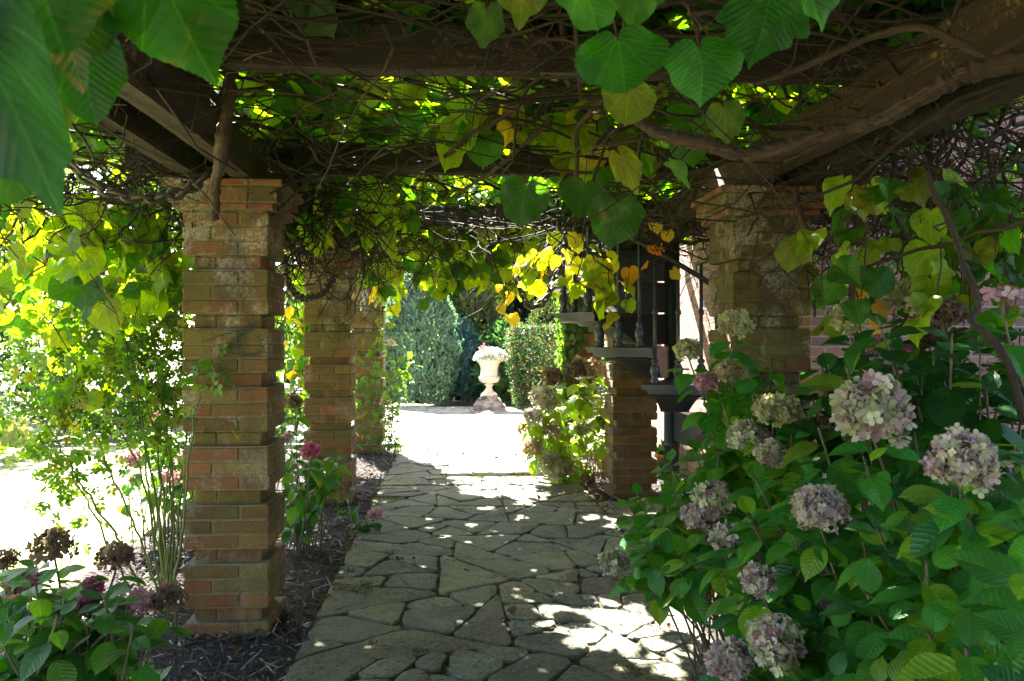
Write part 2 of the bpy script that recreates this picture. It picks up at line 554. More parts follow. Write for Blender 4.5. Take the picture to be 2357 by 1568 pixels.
T_rose = [compound(T_oval[k], [(0, .55, 0, .42), (.03, .5, -1.0, .38), (-.03, .5, 1.0, .38), (.02, .25, -1.1, .33), (-.02, .25, 1.1, .33)]) for k in range(3)]
def spray(seed):
    r = random.Random(seed)
    sp = []
    for k in range(9):
        y = .1 + k * .09
        sg = 1 if k % 2 else -1
        sp.append((0, y, sg * r.uniform(.4, .9), .42 * (1.1 - y * .5)))
    sp.append((0, .75, 0, .4))
    v, f, u = compound(T_oval_lo[0], sp)
    v = v.copy()
    v[:, 2] += .18 * np.sin(v[:, 1] * 3 + seed) - .1 * np.abs(v[:, 0])
    return v, f, u
def thin(tpl, k):
    v, f, u = tpl
    return v * (k, 1, 1), f, u
T_spray = [thin(spray(k), .6) for k in range(3)]


def floret(seed):
    r = random.Random(seed)
    vs, fs, us = [], [], []
    for k in range(4):
        a = k * PI / 2 + r.uniform(-.15, .15)
        cup = r.uniform(.15, .55)
        b = len(vs)
        for (u, w) in ((0, .05), (.40, .45), (.36, .85), (0, 1.05), (-.36, .85), (-.40, .45), (0, .6)):
            x, y = u * math.cos(a) - w * math.sin(a), u * math.sin(a) + w * math.cos(a)
            vs.append((x, y, cup * w * w * .8 + .22 * abs(u) - .02))
            us.append((u, w))
        fs += [(b, b + 1, b + 6), (b + 1, b + 2, b + 6), (b + 2, b + 3, b + 6), (b + 3, b + 4, b + 6), (b + 4, b + 5, b + 6), (b + 5, b, b + 6)]
    return np.array(vs), fs, np.array(us)


T_floret = [floret(k) for k in range(4)]


def rnd_unit(n):
    return unit(rng.normal(size=(n, 3)))


def tints(n, base, var=.25, alts=()):
    """colours round a base; alts: (share, colour)"""
    t = np.asarray(base)[None, :] * (1 + rng.uniform(-var, var, (n, 1))) * (1 + rng.uniform(-.12, .12, (n, 3)))
    for share, col in alts:
        k = rng.random(n) < share
        t[k] = np.asarray(col) * (1 + rng.uniform(-var, var, (k.sum(), 1)))
    return t


def leaves(mb, tpls, pos, tip, nrm, scale, tint):
    pos, tip, nrm, tint = map(np.asarray, (pos, tip, nrm, tint))
    scale = np.broadcast_to(scale, (len(pos),))
    k = rng.integers(0, len(tpls), len(pos))
    for i, t in enumerate(tpls):
        s = k == i
        mb.batch(t, pos[s], tip[s], nrm[s], scale[s], tint[s])


GREEN = (.030, .105, .007)
LIME = (.125, .205, .010)
YELL = (.36, .27, .025)
OLIVE = (.09, .11, .014)


# ================================================================== SETTING
def setting():
    g = MB()
    g.add([(-150, -60, -.09), (150, -60, -.09), (150, 160, -.09), (-150, 160, -.09)], [(0, 1, 2, 3)])
    tag(g.build('ground', M['ground']), kind='structure')

    def sheet(name, x0, x1, y0, y1, z, nx, ny, mat, amp, edge=None):
        mb = MB()
        vs = []
        for j in range(ny + 1):
            for i in range(nx + 1):
                x, y = x0 + (x1 - x0) * i / nx, y0 + (y1 - y0) * j / ny
                h = amp * (noise.noise((x * 2.3, y * 2.3, 1.7)) + .6 * noise.noise((x * 9, y * 9, 4)) + .4 * noise.noise((x * 30, y * 30, 4)))
                if edge:
                    x += edge * noise.noise((y * 1.3, 0, i)) * (i in (0, nx))
                vs.append((x, y, z + h))
        fs = [(j * (nx + 1) + i, j * (nx + 1) + i + 1, (j + 1) * (nx + 1) + i + 1, (j + 1) * (nx + 1) + i) for j in range(ny) for i in range(nx)]
        mb.add(vs, fs)
        return tag(mb.build(name, mat), kind='structure')

    sheet('lawn', -26, -1.9, -6, 12.5, -.075, 60, 50, M['lawn'], .010)
    sheet('soil', -2.5, -.70, -2, 11.9, -.035, 40, 260, M['soil'], .016, .15)
    sheet('soil_strip', 1.22, 2.62, -2, 11.9, -.035, 34, 240, M['soil'], .016)
    jb = MB()
    jb.add([(-.78, -3, -.012), (1.31, -3, -.012), (1.31, 12.0, -.012), (-.78, 12.0, -.012)], [(0, 1, 2, 3)])
    jb.add([(1.31, 6.0, -.0125), (2.5, 6.0, -.0125), (2.5, 7.7, -.0125), (1.31, 7.7, -.0125)], [(0, 1, 2, 3)])
    tag(jb.build('path_bed', M['joint']), kind='structure')

    # crazy paving: cells of a jittered lattice, cut by half planes
    def cells(x0, x1, y0, y1, lo, hi, seed):
        """random break-up of a rectangle by oblique cuts: flags of uneven size and outline"""
        r = random.Random(seed)
        todo, res = [[(x0, y0), (x1, y0), (x1, y1), (x0, y1)]], []
        while todo:
            poly = todo.pop()
            p = np.array(poly)
            ar = abs(.5 * np.sum(p[:, 0] * np.roll(p[:, 1], -1) - np.roll(p[:, 0], -1) * p[:, 1]))
            if ar < r.uniform(lo, hi) or len(poly) > 9:
                res.append((p.mean(0), poly))
                continue
            q = p - p.mean(0)
            w, vec = np.linalg.eigh(q.T @ q)
            d = vec[:, 1]
            a = math.atan2(d[1], d[0]) + r.gauss(0, .33)
            d = np.array((math.cos(a), math.sin(a)))
            pr = p @ d
            m = pr.min() + (pr.max() - pr.min()) * r.uniform(.34, .66)
            A_, B_ = [], []
            for i in range(len(p)):
                u, v = p[i], p[(i + 1) % len(p)]
                du, dv = pr[i] - m, pr[(i + 1) % len(p)] - m
                (A_ if du <= 0 else B_).append(tuple(u))
                if (du <= 0) != (dv <= 0):
                    x = tuple(u + (v - u) * (du / (du - dv)))
                    A_.append(x)
                    B_.append(x)
            todo += [A_, B_]
        return res

    def slab(mb, c, poly, r, tint, gap, top):
        p = np.array(poly)
        # worn corners
        nx_ = np.roll(p, -1, 0)
        Ls = np.linalg.norm(nx_ - p, axis=1, keepdims=True)
        cut = np.minimum(.3, .045 / np.maximum(Ls, .01))
        p = np.stack([p + (nx_ - p) * cut, nx_ - (nx_ - p) * cut], 1).reshape(-1, 2)
        cen = p.mean(0)
        out = []
        for i in range(len(p)):
            a, b = p[i], p[(i + 1) % len(p)]
            L = np.linalg.norm(b - a)
            if L < .02:
                continue
            m = max(1, int(L / .045))
            for k in range(m):
                q = a + (b - a) * k / m
                d = cen - q
                dl = np.linalg.norm(d)
                inset = gap * (.45 + 1.6 * abs(noise.noise((q[0] * 3, q[1] * 3, 2))) ** 1.3 * 1.5) + .014 * noise.noise((q[0] * 9, q[1] * 9, 9)) + .010 * noise.noise((q[0] * 31, q[1] * 31, 9))
                out.append(q + d / dl * max(.004, inset))
        out = np.array(out)
        n = len(out)
        if n < 4:
            return
        tx, ty, h = r.uniform(-.007, .007), r.uniform(-.007, .007), top + r.uniform(-.006, .007)
        zf = lambda q: h + (q[0] - cen[0]) * tx + (q[1] - cen[1]) * ty + .006 * noise.noise((q[0] * 5, q[1] * 5, 3))
        rings, spec = [], ((1.0, -.05), (1.0, -.007), (.985, -.001), (.93, .0), (.6, .001))
        for s, dz in spec:
            for q in out:
                w = cen + (q - cen) * s
                rings.append((w[0], w[1], zf(w) + dz + (.006 * noise.noise((w[0] * 23, w[1] * 23, 1)) if s > .97 else 0)))
        fs = []
        for k in range(len(spec) - 1):
            for i in range(n):
                j = (i + 1) % n
                fs.append((k * n + i, k * n + j, (k + 1) * n + j, (k + 1) * n + i))
        rings.append((cen[0], cen[1], h + .001))
        b = (len(spec) - 1) * n
        fs += [(b + i, b + (i + 1) % n, len(rings) - 1) for i in range(n)]
        ar = 0.5 * np.sum(out[:, 0] * np.roll(out[:, 1], -1) - np.roll(out[:, 0], -1) * out[:, 1])
        if ar < 0:
            fs = [f[::-1] for f in fs]
        mb.add(rings, fs, None, tint)

    r = random.Random(5)
    mb = MB()
    for zone in ((-.78, 1.31, 1.0, 12.0, .03, .30, 3), (1.31, 2.45, 6.05, 7.65, .15, .4, 4)):
        for c, poly in cells(*zone):
            k = r.uniform(.68, 1.18)
            w = r.uniform(-.012, .016)
            slab(mb, c, poly, r, (.145 * k + w, .146 * k, .092 * k - w), .0095, .008)
    tag(mb.build('path', M['stone']), kind='structure')
    mb = MB()
    for c, poly in cells(-4.2, 2.59, 12.0, 18.3, .2, .7, 12):
        k = r.uniform(.9, 1.12)
        slab(mb, c, poly, r, (.44 * k, .40 * k, .33 * k), .008, .006)
    jt = MB()
    jt.add([(-4.2, 12.0, -.02), (2.59, 12.0, -.02), (2.59, 18.3, -.02), (-4.2, 18.3, -.02)], [(0, 1, 2, 3)], None, (4, 4, 4))
    tag(mb.build('terrace_pavement', M['stone']), kind='structure')
    tag(jt.build('terrace_bed', M['joint']), kind='structure')

    # mulch: sticks and bark chips
    ch = MB()
    n = 10500
    for k in range(n):
        if k < 8500:
            x, y = random.uniform(-2.35, -.72), 2.2 + 9.2 * random.random() ** 1.5
        else:
            x, y = random.uniform(1.3, 2.5), random.uniform(1.5, 10)
        L, a = random.choice((.02, .03, .05, .08, .13)) * random.uniform(.7, 1.6), random.uniform(0, PI)
        w = min(random.uniform(.003, .011), .0045 if L > .07 else 1)
        d = np.array((math.cos(a), math.sin(a), random.uniform(-.25, .35))) * L
        sdv = np.array((-math.sin(a), math.cos(a), random.uniform(-.3, .3))) * w
        p = np.array((x, y, -.018 + random.uniform(0, .018)))
        q = random.random()
        t = (.035, .022, .016) if q < .6 else (.12, .08, .055) if q < .86 else (.32, .26, .20)
        ch.add([p - sdv, p + sdv, p + d + sdv * .6, p + d - sdv * .6, p + d / 2 + (0, 0, w * 1.2)], [(0, 1, 4), (1, 2, 4), (2, 3, 4), (3, 0, 4)], None, t)
    tag(ch.build('mulch_litter', M['chip'], smooth=False), 'dark bark chips and dry sticks littering the beds', 'mulch', kind='stuff')
    # litter in the joints of the path
    lt = MB()
    for k in range(9000):
        y = 2.6 + 8.0 * random.random() ** 1.4
        x = random.uniform(-.75, 1.3)
        if noise.noise((x * 1.4, y * 1.1, 6.3)) < .14 - .16 * (x > .2):
            continue
        L, a = random.uniform(.008, .035), random.uniform(0, PI)
        w = random.uniform(.0012, .003)
        d = np.array((math.cos(a), math.sin(a), random.uniform(-.1, .1))) * L
        sdv = np.array((-math.sin(a), math.cos(a), 0)) * w
        p = np.array((x, y, .017 + random.uniform(0, .006)))
        lt.add([p - sdv, p + sdv, p + d + sdv, p + d - sdv, p + d / 2 + (0, 0, w)], [(0, 1, 4), (1, 2, 4), (2, 3, 4), (3, 0, 4)], None, random.choice(((.09, .045, .028), (.06, .032, .02), (.12, .08, .05))))
    tag(lt.build('path_litter', M['chip'], smooth=False), 'reddish brown dry plant litter strewn on the flagstones', 'litter', kind='stuff')
    # lawn blades
    gr = MB()
    n = 9000
    y = 2.5 + 9.5 * rng.random(n) ** 1.3
    x = -2.05 - rng.random(n) ** 1.5 * 3.2 - .12 * np.sin(y * 2.2)
    leaves(gr, [thin(T_oval_lo[0], .16)], np.column_stack([x, y, np.full(n, -.08)]), rng.normal(size=(n, 3)) * .35 + (0, 0, 1), rnd_unit(n), rng.uniform(.03, .07, n), tints(n, (.17, .22, .05), .3, ((.25, (.3, .27, .12)),)))
    tag(gr.build('grass', M['grass']), 'short sunlit lawn grass along the edge of the border', 'grass', kind='stuff')
    # moss cushions on the left edge of the path
    ms = MB()
    pos = []
    while len(pos) < 3600:
        x, y = random.uniform(-.80, 1.28), 3.2 + 6.5 * random.random() ** 1.4
        edge = .34 * math.exp(-(x + .78) / .07) if x > -.80 else 0
        if noise.noise((x * 2.3, y * 1.7, 8.1)) + .5 * noise.noise((x * 8, y * 8, 2)) + edge > .56:
            pos.append((x, y, .004 + random.uniform(0, .006)))
    n = len(pos)
    leaves(ms, T_oval_lo, pos, rng.normal(size=(n, 3)) * .7 + (0, 0, .8), rnd_unit(n), rng.uniform(.006, .013, n), tints(n, (.05, .054, .010), .4))
    tag(ms.build('moss', M['far_leaf']), 'olive green moss cushions on the flagstones', 'moss', kind='stuff')


setting()


# ================================================================== BRICK PILLARS
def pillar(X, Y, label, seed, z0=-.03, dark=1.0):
    r = random.Random(seed)
    reds = ((.22, .068, .024), (.205, .085, .026), (.165, .066, .024), (.21, .108, .030), (.15, .08, .026), (.165, .11, .028), (.11, .056, .024))
    t = thing('brick_pillar', label, 'pillar', 'brick pillars carrying the pergola')
    sh = MB()
    CH = .0772
    W0 = .44
    seq = ['w'] + ['r', 'w', 'w', 'w'] * 7
    top = len(seq) * CH
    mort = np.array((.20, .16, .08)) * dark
    for i, k in enumerate(seq):
        w = W0 if k == 'w' else W0 - .09
        z = i * CH
        sh.box((0, 0, z + CH / 2), (w - .015, w - .015, CH - (.002 if i % 2 else .0)), mort)
        e = w * .33
        for s in range(4):
            a = s * PI / 2
            L = w - e - .010
            flip = 1 if i % 2 else -1
            cx, cy = flip * (e / 2 + .005 - .0), -(w / 2 - e / 2)
            rx, ry = cx * math.cos(a) - cy * math.sin(a), cx * math.sin(a) + cy * math.cos(a)
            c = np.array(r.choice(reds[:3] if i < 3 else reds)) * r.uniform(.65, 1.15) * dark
            j = r.uniform(-.0025, .0025)
            sh.box((rx + j, ry + j, z + CH / 2), (L - .002, e, CH - .013), c, a + r.uniform(-.005, .005), .002, .005)
    sh.build('shaft', M['brick'], t, smooth=False)
    cp = MB()
    z = top
    for w, h, tile in ((.515, .036, 1), (.565, .082, 0), (.62, .036, 1)):
        cp.box((0, 0, z + h / 2), (w - .014, w - .014, h - .0015), mort)
        m = 3 if tile else 3
        for s in range(4):
            a = s * PI / 2
            for q in range(m):
                d = .12
                span = w - d
                L = span / m
                cx, cy = -w / 2 + d + L * (q + .5) if True else 0, -(w / 2 - d / 2)
                rx, ry = cx * math.cos(a) - cy * math.sin(a), cx * math.sin(a) + cy * math.cos(a)
                c = np.array((.30, .085, .045) if tile else r.choice(reds)) * r.uniform(.75, 1.15)
                cp.box((rx, ry, z + h / 2), (L - .008, d, h - .008), c, a + r.uniform(-.006, .006), .0018, .003)
        z += h
    cp.build('capital', M['brick'], t, smooth=False)
    t.location = (X, Y, z0)
    t.rotation_euler = (0, 0, r.uniform(-.012, .012))
    return z0 + z


XL, XR = -1.205, 1.725
PY = (4.63, 8.05, 11.45)
TOPZ = pillar(XL, PY[0], 'tall brick pillar nearest on the lawn side, green wire looped round its middle', 1)
pillar(XL, PY[1], 'brick pillar standing behind the front one on the lawn side, beside the pink hydrangea', 2)
pillar(XL, PY[2], 'farthest brick pillar on the lawn side, a white rose climbing its edge', 3)
pillar(XR, PY[0], 'dark brick pillar with painted-in shade behind the big hydrangea heads, house brickwork to its right', 4, dark=.42)  # brick and mortar colour scaled down: some dark bricks, plus shade put in
pillar(XR, PY[1] + .05, 'brick pillar standing behind the iron stair treads', 5)
pillar(XR, PY[2] + .1, 'farthest brick pillar on the house side, overgrown with ivy', 6)
print('pillar top', TOPZ)


# ================================================================== TIMBER
def beam(label, a, b, w, h, group, tint=(1, 1, 1), seed=0):
    """a weathered balk between two points (centres of the ends), uneven faces"""
    r = random.Random(seed)
    a, b = np.array(a, float), np.array(b, float)
    d = b - a
    L = np.linalg.norm(d)
    d = d / L
    s = unit(np.cross(d, (0, 0, 1)))
    u = np.cross(s, d)
    n = int(L / .12)
    prof = [(-.5, -.44), (-.44, -.5), (-.15, -.5), (.15, -.5), (.44, -.5), (.5, -.44), (.5, -.15), (.5, .15), (.5, .44), (.44, .5), (0, .5), (-.44, .5), (-.5, .44), (-.5, .15), (-.5, -.15)]
    m = len(prof)
    vs, uv = [], []
    per = np.cumsum([0] + [math.hypot((prof[(i + 1) % m][0] - prof[i][0]) * w, (prof[(i + 1) % m][1] - prof[i][1]) * h) for i in range(m - 1)])
    for i in range(n + 1):
        c = a + d * L * i / n + s * .012 * noise.noise((i * .21, seed, 0)) + u * .012 * noise.noise((i * .17, seed, 5))
        for j, (x, y) in enumerate(prof):
            k = 1 + .05 * noise.noise((i * .33, j * 1.3, seed * 3.1)) + r.uniform(-.012, .012)
            vs.append(c + s * x * w * k + u * y * h * k)
            uv.append((per[j] + seed * .37, L * i / n + seed))
    fs = [(i * m + j, i * m + (j + 1) % m, (i + 1) * m + (j + 1) % m, (i + 1) * m + j) for i in range(n) for j in range(m)]
    fs += [tuple(range(m - 1, -1, -1)), tuple(n * m + j for j in range(m))]
    mb = MB()
    mb.add(vs, fs, uv, tint)
    o = mb.build('timber_beam', M['timber'], smooth=False)
    return tag(o, label, 'beam', group)


zb = TOPZ + .105
GB, GR = 'beams running along the pergola', 'cross rafters of the pergola'
beam('weathered beam running over the lawn side pillars, its edge towards the path', (XL + .11, -5.6, zb), (XL + .11, 12.1, zb), .105, .20, GB, (.7, .56, .48), 1)
beam('weathered beam running over the lawn side pillars, its edge towards the lawn', (XL - .14, -5.6, zb), (XL - .14, 12.1, zb), .105, .20, GB, (.6, .5, .43), 2)
beam('mossy ochre beam above the house side pillars, nearer the path', (XR - .12, -5.6, zb), (XR - .12, 12.1, zb), .105, .20, GB, (.75, .62, .28), 3)
beam('dark beam above the house side pillars, nearer the house wall', (XR + .14, -5.6, zb), (XR + .14, 12.1, zb), .105, .20, GB, (.45, .38, .33), 4)
zc = TOPZ + .205 + .09
for k, (y, lab) in enumerate(((1.2, 'dark cross rafter overhead closest to the viewer, under the vine tangle'), (3.2, 'big dark cross rafter spanning the top of the view, lichen along its lower edge'),
                              (5.2, 'dark cross rafter just behind the front pillars, hung with vine stems'), (7.6, 'cross rafter at the second pair of pillars, half hidden by leaves'),
                              (9.6, 'cross rafter between the second and third pairs of pillars'), (11.6, 'last cross rafter at the terrace end of the pergola'))):
    beam(lab, (-2.0, y, zc), (2.5, y + .02, zc), .10, .175, GR, (.5, .45, .45), 10 + k)


# ================================================================== VINE
def stem(label, pts, r0, r1, group='woody vine stems', tint=(1, 1, 1), sides=9, knob=.14, wob=.012, name='woody_vine', n=9):
    p = spline(pts, n)
    for i in range(len(p)):
        p[i] += np.array([noise.noise((p[i][0] * 6 + k * 9, p[i][1] * 6, p[i][2] * 6)) for k in range(3)]) * wob
    rad = np.linspace(r0, r1, len(p)) * np.array([1 + .22 * noise.noise((i * .33, r0 * 900, 0)) + (.35 * max(0, noise.noise((i * .11, 5, r0 * 700)))) for i in range(len(p))])
    mb = MB()
    mb.tube(p, rad, sides, tint, knob)
    # strips of peeling bark on the thick ones
    if r0 > .012:
        for k in range(int(len(p) / 3)):
            i = random.randrange(1, len(p) - 4)
            q = p[i:i + 4] + unit(rng.normal(size=3)) * rad[i] * .95
            mb.tube(q, [.003, .004, .003, .001], 4, np.array(tint) * 1.1)
    o = mb.build(name, M['bark'])
    return tag(o, label, 'vine', group)


PX = lambda L, Y, Y2=None: [P(x, y, Y + (0 if Y2 is None else (Y2 - Y) * i / (len(L) - 1))) for i, (x, y) in enumerate(L)]
stem('thick gnarled grey-brown vine stem sagging below the mossy beam', PX([(1440, 262), (1530, 312), (1620, 338), (1700, 348), (1800, 335), (1900, 310), (2010, 285), (2090, 240), (2180, 200), (2280, 165), (2420, 120)], 2.15, 1.55), .014, .021, tint=(1.0, .8, .68), sides=14, knob=.24, wob=.02, n=14)
stem('arching vine branch looping above the thick gnarled stem', PX([(2290, 150), (2210, 100), (2120, 66), (2040, 74), (1950, 108), (1850, 152), (1740, 196)], 1.75, 2.2), .011, .007, tint=(.85, .7, .6))
stem('vine stem slanting down in front of the big cross rafter to a knot', PX([(1060, -40), (1140, 30), (1190, 68), (1260, 95), (1292, 150), (1312, 195)], 2.9, 3.3), .017, .014)
stem('short vine stem dropping steeply beside the large heart-shaped leaves', PX([(1275, -30), (1296, 60), (1304, 120), (1312, 190)], 3.0, 3.3), .012, .012)
stem('long sinuous vine stem sweeping under the second cross rafter', PX([(1350, 185), (1270, 225), (1231, 270), (1171, 298), (1101, 312), (1031, 358), (982, 382), (891, 389), (786, 375), (700, 385)], 3.5, 5.3), .017, .015, tint=(1.2, 1.05, 1))
stem('bare vine stem hanging straight down above the yellow leaves', PX([(1400, 212), (1372, 250), (1333, 291), (1326, 351), (1324, 456), (1328, 470)], 3.4, 4.1), .014, .009)
stem('slender vine stem slanting down to the left over the bright leaves', PX([(1270, 270), (1189, 351), (1101, 417), (1038, 456)], 3.7, 4.6), .012, .007, tint=(1.2, 1, 1))
stem('shaggy hanging vine trunk in front of the front pillar capital', [P(532, 120, 3.35), P(526, 182, 3.4), P(519, 263, 3.5), P(509, 351, 3.62), P(495, 440, 3.95), P(489, 500, 4.18)], .027, .026, tint=(1.3, 1.1, .9), knob=.25)
stem('peeling vine trunk bending right above the front pillar capital', PX([(664, 160), (663, 215), (668, 262), (700, 312), (760, 350)], 4.3, 5.0), .022, .013, tint=(1.3, 1.1, .9), knob=.2)
stem('straight thin dead vine cane crossing the big rafter', PX([(520, -10), (547, 18), (631, 95), (684, 154), (782, 231)], 2.7, 3.2), .006, .003, tint=(1.5, 1.3, 1.1), wob=.004)
stem('dead vine trunk descending in front of the hydrangeas beside the house brickwork', PX([(2130, 400), (2160, 471), (2202, 552), (2227, 629), (2248, 699), (2236, 735), (2273, 776), (2318, 843), (2343, 910), (2362, 975)], 2.3, 2.0), .008, .0105, tint=(.7, .6, .5), knob=.22)
stem('thin vine branch reaching from the dead trunk across the brickwork', PX([(2400, 488), (2300, 522), (2202, 552), (2097, 583), (1992, 615), (1887, 678), (1873, 727)], 2.25, 3.6), .007, .006)
stem('vine stem looping in a U in front of the dark pillar', PX([(1830, 430), (1838, 471), (1848, 517), (1880, 545), (1922, 541), (1960, 500)], 3.9, 3.6), .015, .011, tint=(1.2, 1.1, 1))
stem('hanging vine loop beside the dark pillar', PX([(1922, 430), (1925, 520), (1930, 600), (1934, 681), (1920, 742), (1890, 760)], 3.4, 3.6), .009, .007)
stem('vine cane dropping past the yellow leaves in front of the stair', PX([(1390, 440), (1375, 506), (1326, 640), (1291, 720)], 5.6, 5.7), .006, .003)
stem('twisted vine cane under the corner of the lawn side beams', PX([(82, 182), (116, 246), (161, 281), (196, 326), (215, 372)], 2.6, 3.4), .007, .004)
stem('horizontal vine stem lying along the top of the big rafter', PX([(480, 60), (700, 40), (900, 30), (1100, 60), (1240, 95)], 3.2, 3.35), .013, .010)
stem('heavy vine limb resting along the lawn side beams', [(-1.25, 3.0, 2.66), (-1.15, 4.0, 2.68), (-1.3, 5.0, 2.64), (-1.1, 6.2, 2.70), (-1.25, 7.5, 2.66), (-1.2, 9, 2.7)], .035, .022)
stem('vine trunk twisting up beside the house side pillar', PX([(2010, 1000), (1990, 850), (1960, 700), (1985, 560), (1960, 430), (1900, 330)], 4.3, 4.0), .018, .016)
stem('crooked vine stem hanging right of the dark pillar above the pale flower heads', PX([(2040, 400), (2060, 500), (2095, 560), (2110, 640), (2085, 730), (2050, 760)], 3.2, 3.3), .008, .005)

HOLES = ((.18, 7.05, .62, .52), (-.45, 6.9, .1, .12), (.8, 7.4, .1, .12), (-.6, 5.9, .09, .1), (.35, 8.2, .1, .1), (-.9, 8.6, .12, .12), (1.1, 7.0, .1, .1), (.0, 6.3, .16, .2), (.55, 6.42, .34, .24), (-.85, 7.3, .12, .16), (.9, 8.4, .14, .18), (.1, 5.0, .1, .1), (-.3, 8.0, .13, .1), (.6, 9.2, .2, .15))
for k in range(70):
    a = random.choice((random.gauss(0, .5), random.gauss(1.2, .5), random.uniform(0, PI)))
    d = np.array((math.cos(a), math.sin(a), 0)) * random.choice((-1, 1))
    p = np.array((random.uniform(-1.7, 2.3), random.uniform(3.4, 8.6), random.uniform(2.38, 2.62)))
    L = []
    for q in range(6):
        L.append(p.copy())
        d = unit(d + rng.normal(size=3) * (.45, .45, .25))
        p = p + d * random.uniform(.18, .34) + (0, 0, -.02)
    if min(q[0] for q in L) < -.75 and min(q[1] for q in L) < 4.9:
        continue
    if random.random() < .45:
        L[-1][2] -= random.uniform(.1, .35)
    if any(abs(q[0] - .1) < .8 and abs(q[1] - 6.9) < .8 for q in L):
        continue
    if min(q[2] for q in L) < 2.02:
        continue
    stem('twisting brown vine stem woven through the tangle under the rafters', L, random.uniform(.008, .015), .004, 'twisting vine stems under the rafters', tint=np.array((1.1, .85, .7)) * random.uniform(.5, 1.1), sides=7, knob=.22, wob=.03, n=6)
# the tangle of fine twigs over the pergola
tw = MB()
SHADE = ((.6, .52, .48), (.85, .7, .6), (.4, .36, .32), (1.2, .98, .85))


def twig(p, d, L, r, droop, seg=7, wander=.55, mb=None):
    pts = [np.array(p, float)]
    d = unit(np.array(d, float))
    for k in range(seg):
        d = unit(d + rng.normal(size=3) * wander * (1, 1, .55) * .5 + np.array((0, 0, -droop)))
        pts.append(pts[-1] + d * L / seg)
    (mb or tw).tube(pts, np.linspace(r, r * .45, seg + 1), 4, random.choice(SHADE))
    return pts


for k in range(1300):
    y = 2.2 + 9.5 * random.random() ** 1.25
    x = random.uniform(-2.1, 2.6)
    if any(((x - h[0]) / h[2]) ** 2 + ((y - h[1]) / h[3]) ** 2 < 2 for h in HOLES):
        continue
    a = random.uniform(0, 2 * PI)
    pts = twig((x, y, random.uniform(2.36, 2.8)), (math.cos(a), math.sin(a) * .8, random.uniform(-.12, .12)), random.uniform(.4, 1.5), random.choice((.003, .004, .005, .007, .010)), .01)
    if random.random() < .7:
        q = pts[random.randrange(2, 7)]
        twig(q, (*rng.normal(size=2), random.uniform(-1, .3)), random.uniform(.1, .4), .0025, .06, 4)
# sticks above the near rafters
for k in range(220):
    a = random.gauss(0, .5)
    twig((random.uniform(-1.8, 2.4), random.uniform(1.5, 3.6), random.uniform(2.62, 2.95)), (math.cos(a), math.sin(a), random.uniform(-.1, .1)), random.uniform(.5, 1.6), random.choice((.004, .006, .009, .012)), 0)
# hanging strands: behind the front pillar, over the far opening, in front of the house
for (x0, x1, y0, y1, n, L0, L1) in ((-1.6, -.5, 4.9, 7.9, 270, .3, .9), (-.8, 1.3, 4.6, 8.4, 190, .15, .5), (1.75, 2.6, 3.2, 5.4, 430, .25, .95), (-2.7, -1.3, 4.2, 6.2, 460, .15, .55), (1.3, 1.8, 5.5, 6.3, 40, .2, .5), (-1.5, -.7, 8, 11, 120, .15, .5)):
    for k in range(n):
        twig((random.uniform(x0, x1), random.uniform(y0, y1), random.uniform(2.3, 2.6)), (random.gauss(0, .55), random.gauss(0, .55), -.55), random.uniform(L0, L1) * 1.35, random.choice((.0025, .003, .004, .006, .009)), .05, 11, 1.15)
tag(tw.build('vine_twigs', M['bark']), 'dense tangle of thin brown vine twigs under the leaf roof', 'twigs', kind='stuff')

# ---- the leaf roof
rf = MB()


def roof(n, y0, y1, z0, z1, size, alts, holes=True, x0=-2.5, x1=2.9):
    x, y = rng.uniform(x0, x1, n), rng.uniform(y0, y1, n)
    keep = np.ones(n, bool)
    if holes:
        for (hx, hy, ra, rb) in HOLES:
            keep &= ((x - hx) / ra) ** 2 + ((y - hy) / rb) ** 2 > 1
    x, y = x[keep], y[keep]
    m = len(x)
    z = rng.uniform(z0, z1, m)
    a = rng.uniform(0, 2 * PI, m)
    tip = np.column_stack([np.cos(a), np.sin(a), rng.uniform(-.9, .1, m)])
    nr = rng.normal(size=(m, 3)) * .42 + (0, 0, 1)
    leaves(rf, T_vine_lo, np.column_stack([x, y, z]), tip, nr, rng.uniform(*size, m), tints(m, LIME, .3, alts))


roof(4200, 3.2, 9.3, 2.74, 3.0, (.11, .20), ((.40, GREEN), (.12, OLIVE)))
roof(2250, 3.0, 9.1, 3.0, 3.3, (.14, .22), ((.40, GREEN),))
roof(500, 9.6, 11.7, 2.72, 3.2, (.13, .21), ((.4, GREEN),), x0=-2.5, x1=-.95)
roof(4500, -5.5, -1.5, 2.80, 3.2, (.16, .24), ((.7, GREEN),))  # unseen leaves behind the camera, added to cut sky light on front faces
roof(10500, -1.8, 3.3, 2.80, 3.2, (.14, .22), ((.85, (.022, .07, .005)),), x1=2.0)
tag(rf.build('vine_foliage', M['vine_leaf']), 'sunlit roof of green and yellow-green vine leaves over the pergola', 'vine leaves', kind='stuff')


